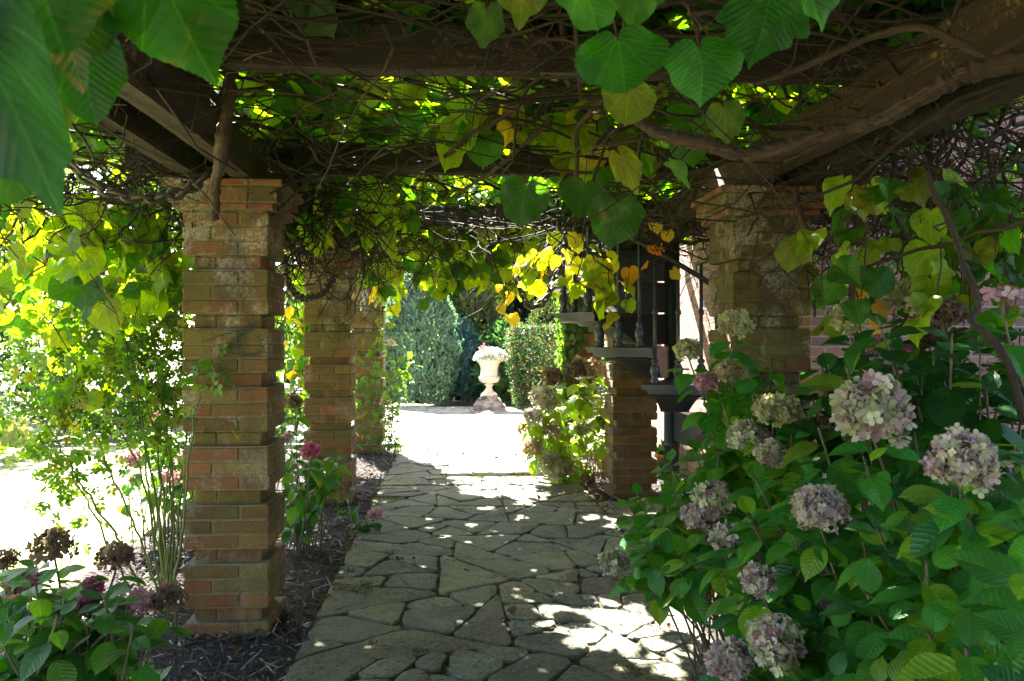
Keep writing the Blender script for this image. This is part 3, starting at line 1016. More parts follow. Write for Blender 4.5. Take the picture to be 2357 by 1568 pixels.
# ---- hanging shoots with leaves: things of their own
def shoot(label, group, p0, L, dirn, nleaf, size, base, alts, droop=.22, wander=.35, tpl=None, pr=.002, mul=1):
    t = thing('vine_shoot', label, 'vine shoot', group)
    mb, lf = MB(), MB()
    d = unit(np.array(dirn, float))
    pts = [np.array(p0, float)]
    seg = 9
    for k in range(seg):
        d = unit(d + rng.normal(size=3) * wander * .45 + (0, 0, -droop))
        pts.append(pts[-1] + d * L / seg)
    pts = np.array(pts)
    mb.tube(pts, np.linspace(.0045, .002, seg + 1) * mul, 5, (1.6, 1.0, .8))
    pos, tip, nr, sc = [], [], [], []
    for k in range(nleaf):
        i = int(1 + (seg - 1) * (k + .5) / nleaf)
        q = pts[i] + rng.normal(size=3) * .01
        od = rng.normal(size=3)
        od[2] = abs(od[2]) * .3
        e = q + unit(od) * random.uniform(.05, .13)
        mb.tube([q, (q + e) / 2 + (0, 0, .012), e], [pr, pr * .8, pr * .8], 4, (2.4, 1.0, .8))
        pos.append(e)
        tip.append(unit(od * (1, 1, 0) * .6 + rng.normal(size=3) * .25 + (0, 0, -.85)))
        nr.append(unit(od * (1, 1, 0) + rng.normal(size=3) * .55 + (0, -.1, .55)))
        sc.append(random.uniform(*size))
    mb.build('stem', M['bark'], t)
    leaves(lf, tpl or T_vine, pos, tip, nr, np.array(sc), tints(nleaf, base, .28, alts))
    lf.build('foliage', M['vine_leaf'], t)
    return place(t, Vector(p0))


# lawn side curtain
G1 = 'leafy vine shoots hanging over the lawn side'
for k in range(36):
    px, py = random.uniform(-60, 440), random.uniform(380, 570) if k % 4 else random.uniform(540, 700)
    Y = random.uniform(4.7, 6.6)
    shoot('leafy vine shoot with backlit yellow-green leaves hanging between lawn and front pillar', G1, P(px, py, Y), random.uniform(.45, 1.0), (random.gauss(0, .4), random.gauss(0, .3), -.5), random.randint(6, 10), (.10, .18), (.14, .22, .012), ((.25, GREEN), (.12, OLIVE)))
for k in range(5):
    px, py = random.uniform(-20, 150), random.uniform(520, 700)
    shoot('vine shoot with large pale backlit leaves close to the lawn', 'large-leaved shoots by the lawn', P(px, py, random.uniform(3.9, 4.4)), random.uniform(.35, .6), (random.gauss(0, .5), 0, -.4), random.randint(3, 5), (.12, .17), (.12, .2, .014), ((.3, GREEN),))
# over the far opening
G2 = 'vine shoots hanging over the opening to the terrace'
for k in range(58):
    px = random.uniform(840, 1290)
    low = np.interp(px, [840, 900, 1000, 1090, 1150, 1200, 1290], [520, 560, 610, 640, 640, 600, 540])
    Y = random.uniform(7.5, 10.6)
    py = random.uniform(low - 190, low - 60)
    shoot('drooping vine shoot with glowing yellow-green leaves over the terrace opening', G2, P(min(px, 1235), py, Y), random.uniform(.3, .62), (random.gauss(0, .5), random.gauss(0, .4), -.35), random.randint(5, 10), (.12, .21), LIME, ((.2, GREEN), (.2, (.17, .22, .02)), (.05, YELL)))
for k in range(24):
    shoot('sunlit vine shoot glowing at the terrace end of the leaf roof', 'sunlit shoots at the roof end', (random.uniform(-1.0, 1.0), random.uniform(9.2, 10.0), random.uniform(2.35, 2.95)), random.uniform(.35, .6), (random.gauss(0, .5), .3, -.35), random.randint(6, 10), (.16, .24), (.15, .22, .015), ((.2, GREEN), (.05, YELL)))
for (px, py) in ((1010, 560), (1070, 590), (1110, 570), (1040, 610), (1170, 540)):
    shoot('low vine shoot with dark green leaves dipping in front of the juniper and conifers', 'dark shoots over the terrace opening', P(px, py, random.uniform(7.8, 8.4)), .42, (random.gauss(0, .4), -.2, -.4), 6, (.13, .19), (.03, .085, .018), ((.2, LIME),))
shoot('small vine shoot tip with pale yellow leaves dangling above the urn', 'dangling tips', P(1165, 640, 6.4), .34, (.0, 0, -.6), 4, (.07, .11), (.42, .34, .06), ())
for k in range(38):
    px, py = random.uniform(640, 1060), random.uniform(270, 500)
    if px > 960:
        px -= 330
    shoot('short vine shoot with bright backlit leaves tangled in the twigs under the second rafter', 'shoots in the twig tangle', P(px, py, random.uniform(5.3, 8.5)), random.uniform(.2, .38), (random.gauss(0, .6), random.gauss(0, .4), -.3), random.randint(4, 7), (.10, .18), LIME, ((.3, GREEN), (.15, (.17, .22, .02))))
# yellow leaves before the stair
G3 = 'yellow vine shoots in front of the iron stair'
for (px, py, L, dx) in ((1340, 545, .34, -.6), (1300, 560, .45, -1.0), (1330, 575, .3, -.3), (1370, 570, .35, .1), (1250, 590, .25, -.7)):
    shoot('bright lemon yellow vine shoot catching the sun in front of the stair', G3, P(px, py, random.uniform(5.6, 6.0)), L, (dx, random.gauss(0, .2), -.25), 6, (.09, .15), (.36, .39, .06), ((.25, LIME), (.05, (.45, .25, .03))))
for (px, py, L, dx) in ((1400, 620, .36, -.1), (1440, 640, .36, .1), (1350, 620, .28, 0)):
    shoot('dull yellow-green vine shoot hanging before the black stair panels', 'dull yellow shoots before the stair', P(px, py, random.uniform(5.3, 5.8)), L * .8, (dx, random.gauss(0, .2), -.7), 5, (.09, .14), (.2, .22, .02), ((.35, LIME), (.05, (.4, .2, .02))))
for (px, py) in ((1500, 500), (1515, 550)):
    shoot('vine shoot with curled orange autumn leaves beside the house side pillar', 'orange shoots', P(px, py, 5.6), .3, (random.gauss(0, .3), 0, -.6), 3, (.06, .10), (.42, .17, .02), ((.3, YELL),))
# between canopy and stair, green
for k in range(20):
    px, py = random.uniform(1150, 1600), random.uniform(170, 265)
    shoot('green vine shoot spreading under the rafters beside the thick gnarled stem', 'green shoots under the rafters', P(px, py, random.uniform(3.6, 6.2)), random.uniform(.25, .45), (random.gauss(0, .6), random.gauss(0, .4), -.15), random.randint(5, 8), (.11, .19), GREEN, ((.42, LIME), (.12, OLIVE), (.08, YELL)))
# house side
for k in range(20):
    px, py = random.uniform(2010, 2420), random.uniform(290, 560)
    shoot('vine shoot with green leaves trailing in front of the house brickwork', 'shoots before the house', P(px, py, random.uniform(2.6, 5.2)), random.uniform(.35, .75), (random.gauss(0, .5), random.gauss(0, .4), -.4), random.randint(4, 7), (.08, .13), GREEN, ((.40, LIME), (.14, OLIVE), (.02, YELL)))
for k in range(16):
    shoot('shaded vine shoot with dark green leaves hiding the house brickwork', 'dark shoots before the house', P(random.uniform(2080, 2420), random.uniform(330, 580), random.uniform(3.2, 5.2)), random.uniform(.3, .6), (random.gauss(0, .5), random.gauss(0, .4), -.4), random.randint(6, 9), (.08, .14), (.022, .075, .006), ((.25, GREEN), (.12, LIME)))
for (px, py) in ((1985, 640), (1970, 670)):
    shoot('vine shoot with amber leaves hanging before the house wall', 'amber shoots', P(px, py, 4.2), .3, (random.gauss(0, .3), 0, -.7), 4, (.08, .13), (.36, .22, .02), ((.3, LIME),))
# between the lawn side pillars
for k in range(20):
    px, py = random.uniform(650, 730), random.uniform(600, 900)
    shoot('vine shoot with small yellow-green leaves behind the front pillar', 'shoots between lawn side pillars', P(px, py, random.uniform(8.2, 9.6)), random.uniform(.35, .6), (random.gauss(0, .3), 0, -.6), 8, (.08, .14), LIME, ((.2, YELL), (.2, GREEN)))


# ---- large leaves close to the viewer: one thing each
def big_leaf(label, base, tipp, Y, w, nrm, tint, tpl=0, cat='leaf', group='large vine leaves close to the viewer', dY=0.0):
    a, b = P(*base, Y), P(*tipp, Y + dY)
    L = np.linalg.norm(b - a)
    mb = MB()
    q = random.Random(label)
    ol = [(max(0, x + (q.uniform(-.045, .045) if x > .06 else 0)), y + q.uniform(-.045, .045)) for x, y in (VINE, VINE_LOBED, VINE, VINE_LOBED)[tpl]]
    v, f, u = blade(ol, 6, .016, (.18, .12, -.1, .3)[tpl] + q.uniform(-.1, .1), q.uniform(.05, .35), q.uniform(.12, .3), q.random(), (.3, .6, .85))
    v = v * (w * .93, 1, 1)
    v[:, 0] += .10 * q.uniform(-1, 1) * v[:, 1] ** 2
    mb.batch((v, f, u), [a], [b - a], [nrm], [L], [tint])
    o = mb.build('vine_leaf', M['vine_leaf'])
    pt = MB()
    out = unit(a - b)
    e = a + out * L * .55 + np.array((0, .02, .03))
    pt.tube(spline([a + (b - a) * .04, a + out * L * .2 + np.array((0, 0, .01)), e], 4), .0018, 6, (2.0, .9, .7))
    pt.build('stalk', M['bark'], o)
    tag(o, label, cat, group)


DK, MD = (.012, .065, .005), (.015, .085, .009)
big_leaf('big blurred blue-green leaf with brown scars at the lawn side edge', (-95, 10), (150, 462), .62, .46, (.35, -1, .45), (.014, .058, .032), 2)
big_leaf('dark leaf overhead whose torn lower edge hangs behind the blue-green leaf', (60, -170), (130, 110), .72, 1.3, (.1, -1, .3), (.012, .062, .010), 0)
big_leaf('olive leaf with a curled pale edge behind the blue-green leaf', (150, -20), (160, 200), .85, .95, (-.2, -1, .1), (.022, .062, .005), 1)
big_leaf('smooth dark green leaf below the curled one, pointing down at the beam', (185, 90), (200, 290), .95, .85, (.1, -1, .2), DK, 0)
big_leaf('broad plain green leaf hanging alone in front of the lawn side beam', (345, -110), (466, 172), .85, .95, (.12, -1, .12), (.016, .080, .005), 3)
big_leaf('narrow yellow-green leaf peeping out behind the blue-green leaf', (112, 190), (135, 385), 1.1, .4, (.3, -1, 0), (.07, .14, .012), 1)
big_leaf('shaded leaf at the lawn edge of the view below the blue-green leaf', (-60, 300), (70, 455), .9, 1.1, (0, -1, .3), (.02, .07, .012), 0)
big_leaf('broad heart-shaped leaf with clear veins hanging over the big rafter end', (1420, 88), (1455, 222), 1.25, 1.38, (0, -1, .55), MD, 0)
big_leaf('large veined leaf right of the heart-shaped one, its tip at the rafter edge', (1608, 110), (1640, 232), 1.2, 1.6, (.15, -1, .45), MD, 3)
big_leaf('glossy leaf at the upper edge above the heart-shaped leaf', (1340, -60), (1380, 75), 1.2, 1.1, (0, -1, .6), (.03, .12, .02), 0)
big_leaf('wavy leaf at the upper edge over the gap between two big leaves', (1470, -60), (1465, 62), 1.25, .95, (.1, -1, .5), (.035, .13, .02), 3)
big_leaf('yellowish leaf at the upper edge with a pale hooked tendril', (1205, -50), (1200, 55), 1.5, 1.05, (0, -1, .2), (.07, .11, .012), 1)
big_leaf('small shaded leaf against the rafter left of the tendril leaf', (1120, 20), (1110, 112), 1.8, .85, (.2, -1, .1), (.03, .075, .02), 0)
big_leaf('lobed leaf with three drooping points near the arching branch', (1775, -20), (1745, 138), 1.15, 1.15, (-.1, -1, .2), MD, 1)
big_leaf('bluish leaf overlapping the lobed one at the upper edge', (1850, -60), (1905, 68), 1.05, 1.1, (.2, -1, .5), (.03, .12, .04), 3)
big_leaf('thin translucent yellow-green leaf below the heart-shaped one', (1450, 200), (1440, 290), 1.6, 1.25, (0, -1, -.1), (.085, .12, .010), 0)
big_leaf('dark drooping leaf over the bright gap left of the stair', (1212, 425), (1195, 525), 3.0, 1.05, (0, -1, .15), (.022, .075, .012), 0)
big_leaf('shadowed leaf with folded edge between two dark drooping leaves', (1345, 425), (1330, 500), 3.1, 1.4, (.2, -1, .3), (.02, .065, .012), 3)
big_leaf('dark heart-shaped leaf hanging above the yellow shoots', (1418, 462), (1412, 582), 3.0, .95, (0, -1, .1), (.022, .07, .012), 0)
big_leaf('pale yellowish leaf tilted under the gnarled stem', (1425, 355), (1480, 440), 2.8, .8, (.3, -1, .2), (.11, .13, .014), 1)
big_leaf('bluish green leaf lit from above next to the pillar capital', (1540, 375), (1600, 425), 2.9, .9, (0, -.6, 1), (.05, .13, .06), 0)
big_leaf('round leaf silhouetted under the gnarled stem by the rafters', (1665, 245), (1680, 330), 2.4, 1.0, (.2, -1, 0), (.05, .10, .012), 0)


# ================================================================== HYDRANGEAS
def head(c, R, cols, n=None, sq=.8, par=None, name='flower_head', up=(0, -.25, .9), fs=.30):
    """mophead: florets over a dome; cols = list of (share, colour)"""
    n = n or int(90)
    k = np.arange(n) + .5
    phi, th = np.arccos(1 - 1.72 * k / n), PI * (1 + 5 ** .5) * k
    d = np.column_stack([np.cos(th) * np.sin(phi), np.sin(th) * np.sin(phi), np.cos(phi)])
    u = unit(np.array(up, float))
    s = unit(np.cross(u, (.31, .77, .2)))
    w = np.cross(u, s)
    Rm = np.stack([s, w, u])
    d = d @ Rm
    pos = np.asarray(c) + d * R * (rng.uniform(.60, 1.0, (n, 1))) * np.array((1, 1, sq))
    of = random.uniform(0, 50)
    lum = np.array([1 + .26 * noise.noise((q[0] * 1.7 + of, q[1] * 1.7, q[2] * 1.7)) for q in d])
    pos = np.asarray(c) + (pos - np.asarray(c)) * lum[:, None]
    nr = d + rng.normal(size=(n, 3)) * .6
    share = np.array([a for a, _ in cols])
    pick = rng.choice(len(cols), n, p=share / share.sum())
    t = np.array([cols[i][1] for i in pick]) * (1 + rng.uniform(-.35, .2, (n, 1)))
    fs = fs * math.sqrt(95 / max(95, n)) * 1.12
    mb = MB()
    leaves(mb, T_floret, pos, rnd_unit(n), nr, R * fs * rng.uniform(.75, 1.2, n), t)
    # stalks inside the head
    for i in range(0, n, 3):
        mb.tube([np.asarray(c) - u * R * .55, pos[i] * .5 + (np.asarray(c) - u * R * .2) * .5, pos[i] - d[i] * R * .06], [.0022, .0014, .001], 4, (.16, .14, .07))
    return mb.build(name, M['petal'], par)


PALE = [(.40, (.60, .59, .42)), (.28, (.64, .52, .55)), (.17, (.36, .40, .20)), (.15, (.36, .20, .25))]
MIXED = [(.3, (.60, .59, .44)), (.3, (.60, .46, .52)), (.2, (.42, .44, .24)), (.2, (.36, .2, .25))]
MAUVE = [(.35, (.62, .50, .54)), (.22, (.54, .36, .48)), (.29, (.60, .58, .43)), (.14, (.32, .18, .21))]
CREAM = [(.6, (.50, .48, .26)), (.25, (.42, .42, .22)), (.15, (.45, .33, .25))]
BROWN = [(.5, (.20, .13, .09)), (.3, (.28, .20, .13)), (.2, (.17, .09, .08))]
PINK = [(.6, (.60, .13, .30)), (.3, (.62, .25, .42)), (.1, (.45, .08, .18))]
ROSE = [(.5, (.62, .28, .40)), (.3, (.55, .38, .36)), (.2, (.40, .20, .24))]
TAN = [(.5, (.42, .33, .19)), (.3, (.5, .44, .28)), (.2, (.3, .2, .12))]


def shoot_leaves(pos, tip, nr, sc, top, axis, size, nodes=3, start=0, gap=.035):
    """opposite pairs of leaves down a shoot"""
    ax = unit(np.asarray(axis, float))
    s = unit(np.cross(ax, (.2, .5, .3) + rng.normal(size=3) * .2))
    w = np.cross(ax, s)
    a0 = random.uniform(0, PI)
    for k in range(start, nodes):
        b = np.asarray(top) - ax * (k * gap * random.uniform(.8, 1.3))
        for sg in (0, PI):
            a = a0 + k * PI / 2 + sg + random.gauss(0, .2)
            out = s * math.cos(a) + w * math.sin(a)
            rise = (.75, .25, -.05, -.25)[min(k, 3)]
            t = unit(out + ax * rise + np.array((0, 0, -.22)) + rng.normal(size=3) * .14)
            pos.append(b + out * .012)
            tip.append(t)
            nr.append(unit(ax * 1.0 + (0, 0, .5) - out * .2 + rng.normal(size=3) * .22))
            sc.append(size * (.62, .92, 1.05, 1.0)[min(k, 3)] * random.uniform(.78, 1.18))


def hydrangea(label, tips, heads, base, size, hi, cols, stemcol=(.10, .075, .045), gap=.04, stems_shown=True, headn=90):
    """tips: leafy shoot ends; heads: (centre, radius, palette)"""
    t = thing('hydrangea_bush', label, 'hydrangea', 'hydrangea bushes')
    pos, tip, nr, sc, st = [], [], [], [], MB()
    base = np.array(base)
    allt = [(p, None) for p in tips] + [(np.asarray(c), R) for c, R, _ in heads]
    for p, R in allt:
        b = np.array((p[0] * .45 + base[0] * .55 + random.gauss(0, .10), p[1] * .55 + base[1] * .45 + random.gauss(0, .10), base[2]))
        mid = (p + b) / 2 + np.array((random.gauss(0, .03), random.gauss(0, .03), .08))
        ax = unit(p - mid + np.array((0, -.10, .25)))
        start = p if R is None else p - ax * R * .75
        st.tube(spline([b, mid, start - ax * .03, start], 3), np.linspace(.0055, .0028, 10), 5, np.array(stemcol) * random.uniform(.6, 1.3))
        shoot_leaves(pos, tip, nr, sc, start, ax, size, 4 if R is None else random.choice((3, 4)), 0 if R is None else 1, gap)
    st.build('stem', M['stem'], t)
    lf = MB()
    n = len(pos)
    leaves(lf, T_hyd_hi if hi else T_hyd, pos, tip, nr, np.array(sc), tints(n, cols[0], .28, cols[1]))
    lf.build('foliage', M['hyd_leaf'], t)
    for c, R, pal in heads:
        head(c, R, pal, headn, random.uniform(.75, .95), t)
    return place(t, Vector(base))


def sample(poly, n, Yf):
    xs, ys = [p[0] for p in poly], [p[1] for p in poly]
    out = []
    while len(out) < n:
        x, y = random.uniform(min(xs), max(xs)), random.uniform(min(ys), max(ys))
        if inpoly(x, y, poly):
            p = P(x, y, Yf(x, y))
            if p[2] > .06:
                out.append(p)
    return out


def Yr(x, y):
    t, s = (2357 - x) / 800, (1568 - y) / 800
    return max(1.05, 1.18 + 1.15 * t + .55 * s + .35 * t * s)


HG = ((.040, .17, .030), ((.28, (.06, .21, .022)), (.24, (.13, .26, .018)), (.15, (.022, .11, .03))))
A = [(1700, 1568), (1680, 1470), (1650, 1330), (1640, 1200), (1700, 1090), (1850, 1060), (2000, 1050), (2357, 1000), (2430, 1020), (2430, 1640), (1700, 1640)]
near_heads = [(2005, 945, 92, MIXED), (2215, 1060, 78, MAUVE), (1885, 1170, 62, MAUVE), (1745, 1335, 42, MAUVE), (1785, 1480, 66, PALE), (1680, 1520, 54, MAUVE)]
hd = [(P(x, y, Yr(x, y) - .05), R * (Yr(x, y) - .05) / FPX, pal) for x, y, R, pal in near_heads]
hydrangea('big near hydrangea spilling over the path with mauve and cream mopheads', sample(A, 155, lambda x, y: Yr(x, y) + random.random() ** 1.5 * .9), hd, (1.75, 2.5, -.03), .112, True, HG, headn=270)
B = [(1600, 1330), (1520, 1330), (1440, 1240), (1430, 1170), (1520, 1070), (1610, 980), (1660, 880), (1700, 800), (1790, 830), (1830, 930), (1850, 1060), (1700, 1100), (1600, 1210)]
mid_heads = [(1680, 1240, 46, MAUVE), (1640, 1150, 46, PALE), (1605, 1190, 36, MAUVE), (1720, 1005, 48, PALE), (1790, 945, 50, CREAM), (1775, 1045, 40, PALE), (1415, 1295, 34, PALE), (1690, 745, 40, CREAM), (1583, 805, 30, CREAM), (1680, 855, 34, TAN), (1625, 880, 28, ROSE)]
hd = [(P(x, y, max(2.6, Yr(x, y) + .35)), R * max(2.6, Yr(x, y) + .35) / FPX, pal) for x, y, R, pal in mid_heads]
hydrangea('hydrangea at the foot of the dark pillar with cream and mauve heads', sample(B, 75, lambda x, y: Yr(x, y) + .3 + random.random() * .6), hd, (1.65, 3.7, -.03), .115, True, (HG[0], ((.4, (.055, .18, .014)), (.22, (.13, .24, .014)))), headn=210)
D = [(1850, 1060), (1830, 930), (1880, 830), (1960, 770), (2080, 735), (2200, 760), (2300, 740), (2430, 760), (2430, 1010), (2100, 1060)]
back_heads = [(2090, 685, 50, CREAM), (2118, 732, 26, PINK), (2180, 720, 38, BROWN), (2140, 770, 36, BROWN), (2225, 782, 34, BROWN), (2010, 792, 24, PINK), (2080, 818, 27, PINK), (2325, 815, 26, ROSE), (1925, 895, 48, TAN), (1890, 985, 32, TAN), (1955, 735, 40, CREAM)]
hd = [(P(x, y, 3.2), R * 3.2 / FPX, pal) for x, y, R, pal in back_heads]
hydrangea('shaded hydrangea below the house wall with brown and pink heads', sample(D, 60, lambda x, y: 2.2 + random.random() * 1.4), hd, (2.15, 3.2, -.03), .125, True, ((.014, .07, .014), ((.3, (.024, .10, .014)), (.06, (.12, .2, .02)))), headn=150)
# lacecap
t = thing('lacecap_hydrangea', 'hydrangea with one pink lacecap head beside the house wall', 'hydrangea', 'hydrangea bushes')
c = P(2318, 678, 2.5)
mb = MB()
n = 9
a = np.arange(n) * 2 * PI / n
pos = c + np.column_stack([np.cos(a) * .055, np.sin(a) * .055, rng.normal(size=n) * .008])
leaves(mb, T_floret, pos, rnd_unit(n), rng.normal(size=(n, 3)) * .25 + (0, -.8, .6), .024, tints(n, (.62, .36, .46), .15))
mb.build('flower_head', M['petal'], t)
mb = MB()
n = 90
pos = c + rng.normal(size=(n, 3)) * (.022, .022, .012) + (0, 0, .01)
leaves(mb, T_oval_lo, pos, rnd_unit(n), rnd_unit(n), .012, tints(n, (.30, .10, .13), .3))
mb.build('flower_buds', M['petal'], t)
mb = MB()
mb.tube(spline([(2.15, 2.75, -.03), (2.0, 2.6, .9), c - (0, 0, .12), c], 5), .004, 5, (.14, .1, .06))
for s in pos[:30]:
    mb.tube([c - (0, 0, .06), s], .0012, 4, (.2, .12, .08))
mb.build('stem', M['stem'], t)
pos, tip, nr, sc = [], [], [], []
shoot_leaves(pos, tip, nr, sc, c - (0, 0, .08), (0, -.1, 1), .12, 3)
mb = MB()
leaves(mb, T_hyd_hi, pos, tip, nr, np.array(sc), tints(len(pos), HG[0], .2))
mb.build('foliage', M['hyd_leaf'], t)
place(t, Vector((2.15, 2.75, -.03)))

# lawn side, close
E = [(-30, 1330), (60, 1280), (150, 1340), (260, 1380), (330, 1420), (400, 1440), (390, 1500), (340, 1640), (-30, 1640)]
lh = [(120, 1255, 43, BROWN), (266, 1280, 38, BROWN), (50, 1345, 36, ROSE), (200, 1385, 30, PINK), (212, 1350, 26, PINK), (262, 1398, 28, ROSE), (325, 1388, 33, ROSE), (392, 1376, 34, BROWN), (238, 1450, 21, PINK), (62, 1490, 36, ROSE), (12, 1290, 26, BROWN)]
hd = [(P(x, y, 2.55), R * 2.55 / FPX, pal) for x, y, R, pal in lh]
hydrangea('pink and brown headed hydrangea at the corner of the lawn', sample(E, 62, lambda x, y: 2.2 + random.random() * .6), hd, (-1.2, 2.6, -.03), .085, True, ((.028, .12, .014), ((.3, (.07, .18, .014)), (.15, (.016, .07, .02)))), headn=60)
# between the lawn side pillars
F = [(655, 1030), (690, 1000), (780, 1000), (800, 1050), (760, 1090), (745, 1130), (700, 1200), (655, 1220)]
hydrangea('slender hydrangea with one deep pink head between the lawn side pillars', sample(F, 22, lambda x, y: 5.7 + random.random() * .7), [(P(715, 1036, 5.6), .065, PINK), (P(678, 925, 6.2), .06, BROWN), (P(660, 1010, 6.1), .045, ROSE)], (-1.15, 6.1, -.03), .115, False, ((.03, .11, .02), ((.35, (.08, .18, .02)),)), headn=60)
hydrangea('tiny hydrangea sprig with one dusky head at the edge of the path', [P(820, 1205, 6.55), P(845, 1215, 6.6), P(795, 1140, 7.0)], [(P(862, 1183, 6.6), .055, ROSE)], (-.85, 6.7, -.03), .11, False, ((.02, .08, .015), ()), headn=50)
# sunlit one by the stair
G = [(1235, 930), (1290, 900), (1340, 880), (1400, 900), (1405, 1040), (1370, 1070), (1290, 1060), (1240, 1020)]
sh = [(1275, 868, 25, BROWN), (1330, 848, 27, BROWN), (1366, 848, 26, TAN), (1262, 930, 24, CREAM), (1268, 988, 22, TAN), (1214, 985, 26, TAN), (1222, 1030, 24, TAN), (1268, 1068, 30, CREAM), (1300, 1080, 20, CREAM), (1248, 912, 28, PALE), (1340, 985, 20, CREAM), (1228, 960, 24, PALE)]
hd = [(P(x, y, random.uniform(8.5, 9.0)), R * 8.7 / FPX, pal) for x, y, R, pal in sh]
hydrangea('sunlit hydrangea with tan heads between the path and the stair', sample(G, 48, lambda x, y: 8.6 + random.random() * 1.3), hd, (1.55, 9.2, -.03), .16, False, ((.16, .25, .025), ((.15, (.06, .15, .02)), (.3, (.22, .29, .03)))), headn=60, stemcol=(.3, .2, .1))

# ================================================================== ROSES
t = thing('rose_bush', 'tall thorny rose bush with bare lower canes beside the front pillar', 'rose')
cn, lf = MB(), MB()
canes = [([(372, 1385), (320, 1240), (255, 1090), (200, 960), (120, 860), (60, 830)], 5.0), ([(375, 1385), (345, 1180), (330, 1000), (300, 860), (230, 720)], 5.0), ([(385, 1385), (380, 1200), (395, 1000), (420, 800), (400, 650)], 4.95),
         ([(395, 1385), (410, 1200), (425, 1050), (430, 900), (455, 760)], 4.9), ([(340, 1400), (270, 1240), (195, 1130), (150, 1050), (90, 960), (30, 930)], 4.8), ([(380, 1385), (365, 1150), (390, 950), (350, 780), (320, 660)], 5.1),
         ([(400, 1380), (425, 1180), (440, 1000), (470, 870), (505, 840)], 4.32), ([(378, 1385), (340, 1130), (260, 960), (160, 760), (110, 700)], 5.2), ([(385, 1385), (370, 1100), (330, 900), (270, 800), (200, 780)], 5.0), ([(390, 1380), (400, 1150), (370, 900), (400, 740), (440, 690)], 5.0),
         ([(320, 1400), (260, 1280), (215, 1180), (150, 1080), (60, 1010)], 4.9), ([(388, 1385), (360, 1150), (320, 950), (280, 760), (260, 680)], 5.1), ([(385, 1385), (395, 1150), (380, 950), (360, 800), (390, 700)], 5.2)]
pos, tip, nr, sc = [], [], [], []
for L, Y in canes:
    p = spline(PX(L, Y), 7)
    p[0][2] = -.03
    p += rng.normal(size=p.shape) * .006
    cn.tube(p, np.linspace(.0085, .0022, len(p)), 6, np.array((.09, .12, .02)) * random.uniform(.7, 1.3))
    for i in range(1, int(len(p) * .6), 1):
        q = p[i] + (p[i + 1] - p[i]) * random.random()
        th = unit(rng.normal(size=3) * (1, 1, .2))
        cn.tube([q + th * .004, q + th * .016], [.0022, .0002], 3, (.2, .16, .08))
    m = len(p)
    for i in range(int(m * .48), m):
        for k in range(5 if Y > 4.5 else 1):
            q = p[i] + rng.normal(size=3) * .03
            e = q + rng.normal(size=3) * (.12, .12, .09) * (1 if Y > 4.5 else .4)
            if random.random() < .5:
                cn.tube([q, (q + e) / 2 + (0, 0, .02), e], .0014, 4, (.09, .12, .03))
            pos.append(e)
            tip.append(unit(rng.normal(size=3) + (0, 0, -.5)))
            nr.append(unit(rng.normal(size=3) * .6 + (0, 0, .7)))
            sc.append(random.uniform(.075, .13))
cn.build('cane', M['stem'], t)
leaves(lf, T_rose, pos, tip, nr, np.array(sc), tints(len(pos), (.06, .14, .018), .3, ((.35, (.12, .21, .02)), (.08, (.2, .2, .03)))))
lf.build('foliage', M['far_leaf'], t)
place(t, Vector(P(380, 1385, 5.0)))


def rose_bloom(c, R, col, par):
    mb = MB()
    n = 36
    k = np.arange(n)
    ph, th = .15 + 1.25 * k / n, k * 2.4
    d = np.column_stack([np.cos(th) * np.sin(ph), np.sin(th) * np.sin(ph), np.cos(ph)])
    leaves(mb, T_oval, np.asarray(c) + d * R * .3, d * (1, 1, .3) + (0, 0, .8 - .5), d * .6 + (0, -.4, .8), R * 1.0, tints(n, col, .1))
    return mb.build('flower', M['petal'], par)


t = thing('climbing_rose', 'thin climbing rose with a white bloom on the farthest lawn side pillar', 'rose')
cn, lf = MB(), MB()
pos, tip, nr, sc = [], [], [], []
for L in ([(880, 1075), (890, 980), (868, 900), (880, 820), (870, 760)], [(885, 1075), (905, 960), (900, 870), (935, 850)], [(878, 1075), (850, 960), (845, 860), (880, 780)], [(890, 1078), (912, 1020), (900, 950), (940, 830)], [(870, 1075), (835, 980), (830, 900), (850, 840)]):
    p = spline(PX(L, 10.95), 6)
    p[0][2] = -.03
    cn.tube(p, np.linspace(.009, .003, len(p)), 5, (.13, .12, .05))
    for i in range(3, len(p)):
        for k in range(3):
            pos.append(p[i] + rng.normal(size=3) * .07); tip.append(rng.normal(size=3) + (0, 0, -.3)); nr.append(rng.normal(size=3) * .6 + (0, 0, .7)); sc.append(random.uniform(.09, .15))
cn.build('cane', M['stem'], t)
leaves(lf, T_rose, pos, tip, nr, np.array(sc), tints(len(pos), (.05, .12, .03), .3, ((.3, (.11, .17, .03)),)))
lf.build('foliage', M['far_leaf'], t)
rose_bloom(P(897, 797, 10.9), .08, (.75, .68, .58), t)
rose_bloom(P(885, 935, 10.9), .07, (.75, .6, .5), t)
place(t, Vector(P(880, 1075, 10.95)))

# ================================================================== IRON STAIR
SC = np.array((1.985, 7.5))
st = thing('spiral_staircase', 'black cast iron spiral staircase winding up beside the brick pillar', 'staircase')
R_ST, RISE = 1.17, .292
mb = MB()
mb.lathe([(.10, 0), (.10, .03), (.085, .05), (.07, .1), (.07, .55), (.082, .56), (.082, .60), (.07, .61), (.07, 3.9)], (*SC, -.02), 24)
mb.build('column', M['iron'], st)


def dirn(th):
    """th measured from facing the viewer, turning towards the lawn side"""
    return np.array((-math.sin(th), -math.cos(th)))


